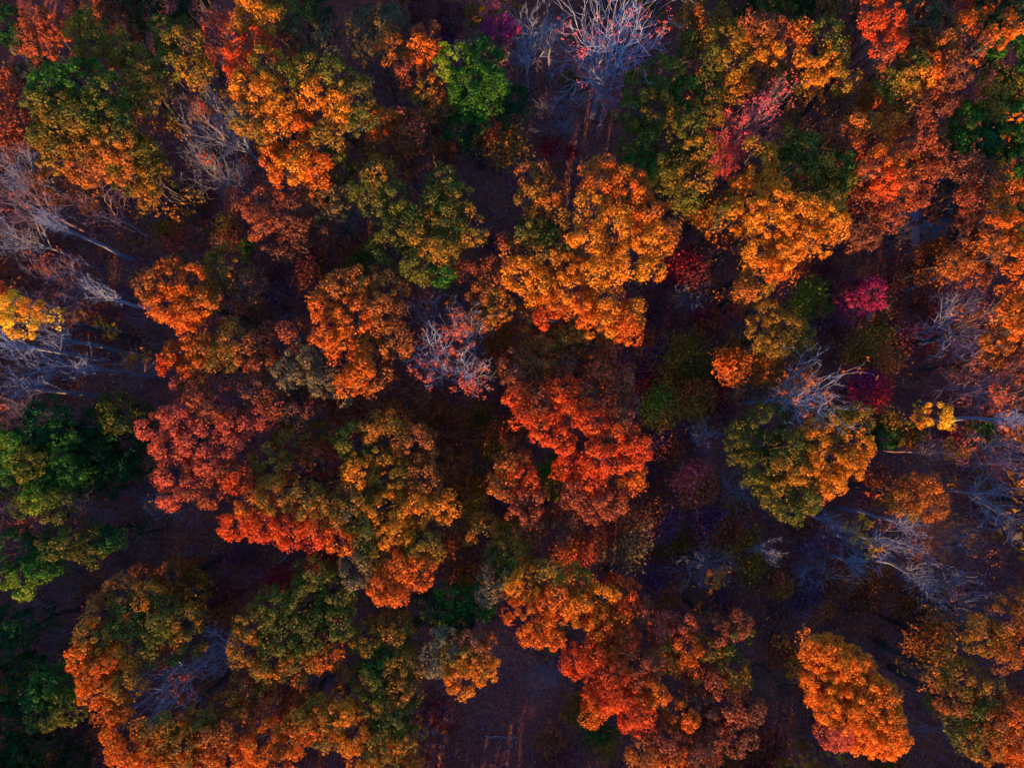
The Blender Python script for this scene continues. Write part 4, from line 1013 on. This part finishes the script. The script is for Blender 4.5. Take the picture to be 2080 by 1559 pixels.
B('slim bare pole tree at the left edge directly below the bright yellow one', 28, 700, 26, 22, None, 0, 'pale', fork=.7, stems=5, tw=.3, thick=1.3)
B('slim pale pole tree at the left edge level with the pinkish twigs', 110, 455, 28, 21, None, 0, 'pale', fork=.66, stems=5, tw=.35, thick=1.3)
B('slim pale pole tree below the rust twigged bare tree, left', 215, 600, 26, 20, None, 0, 'pale', fork=.68, stems=5, tw=.3, thick=1.3)
B('slim pale pole tree at the right edge under the pink tinged one', 2040, 850, 28, 21, None, 0, 'pale', fork=.66, stems=5, tw=.35, thick=1.3)
B('slim pale pole tree on the lower right slope beside the rust tinged feathery tree', 1830, 1060, 26, 19, None, 0, 'pale', fork=.68, stems=5, tw=.3, thick=1.3)

# ---------------------------------------------------------------- the wood going on beyond the picture
def woodland():
    LPs, LNs, LCs, TS = [], [], [], []
    keys = ['gold', 'orange', 'rust', 'brownor', 'olive', 'oligold', 'oliorg', 'green', 'pine', 'redor', 'brown']
    Vt = []
    for gx_ in np.arange(-105, 106, 10.5):
        for gy_ in np.arange(-92, 93, 10.5):
            X, Y = gx_ + rng.uniform(-3, 3), gy_ + rng.uniform(-3, 3)
            h = rng.uniform(15, 21)
            Rw = rng.uniform(4.5, 6.5)
            px, py = proj((X, Y, h - 3))
            m = Rw * FPX / (CAM_H - h) + 18
            if -m < px < 2080 + m and -m < py < 1559 + m:
                continue
            k = 26 if gy_ > -20 else 44  # unseen crowns made denser on the sun side to block low sun
            dr = norm(rng.normal(size=(k * 2, 3))); dr = dr[dr[:, 2] > -.2][:k]
            c = np.array([X, Y, h - Rw * .8])
            C = c + dr * Rw * rng.uniform(.6, 1, size=(len(dr), 1)) * np.array([1, 1, .8])
            a, b_ = PAL[keys[rng.integers(len(keys))]]
            lp, ln, lc = clump_leaves(C, dr, np.full(len(dr), 1.5), 30, .3, np.repeat(a[None], len(dr), 0), np.repeat(b_[None], len(dr), 0))
            LPs.append(lp); LNs.append(ln); LCs.append(lc)
            m2 = 14  # low leaf masses added to stop sun passing under the unseen crowns
            C2 = np.stack([X + rng.uniform(-5, 5, m2), Y + rng.uniform(-5, 5, m2), rng.uniform(.8, 10, m2)], 1)
            lp, ln, lc = clump_leaves(C2, np.repeat([[0, 0, .5]], m2, 0), np.full(m2, 1.7), 24, .3, np.repeat(a[None], m2, 0), np.repeat(b_[None], m2, 0))
            LPs.append(lp); LNs.append(ln); LCs.append(lc)
            Vt.append(poly_tube(polyline((X, Y, -.3), (X, Y, h - Rw), 3, .15), .3, .15, 6))
    LP, LN, LC = map(np.concatenate, (LPs, LNs, LCs))
    V, F = tris(LP, LN, rng.uniform(.28, .48, len(LP)))
    o = mesh_from('surrounding_woodland', V, F, LEAF, fcol=LC)
    tag(o, 'autumn woodland going on beyond the edges of the picture', 'woodland', kind='stuff')
    Vt, Ft = join(Vt)
    t = mesh_from('trunks', Vt, Ft, BARK['dark'], o, smooth=True)
    t["kind"] = "stuff"
woodland()
GROUPS = {'broadleaf_tree': 'broadleaf trees in autumn leaf', 'bare_tree': 'bare trees standing between the leafy crowns',
          'evergreen_tree': 'green trees at the edges of the wood', 'maple_tree': 'smooth crowned maples', 'sapling': 'shrubs and saplings of the understorey',
          'sparse_tree': 'thin leaved small trees', 'fallen_log': 'fallen trunks and branches on the floor'}
for o in bpy.data.objects:
    k = o.name.split('.')[0]
    if o.parent is None and k in GROUPS:
        o["group"] = GROUPS[k]
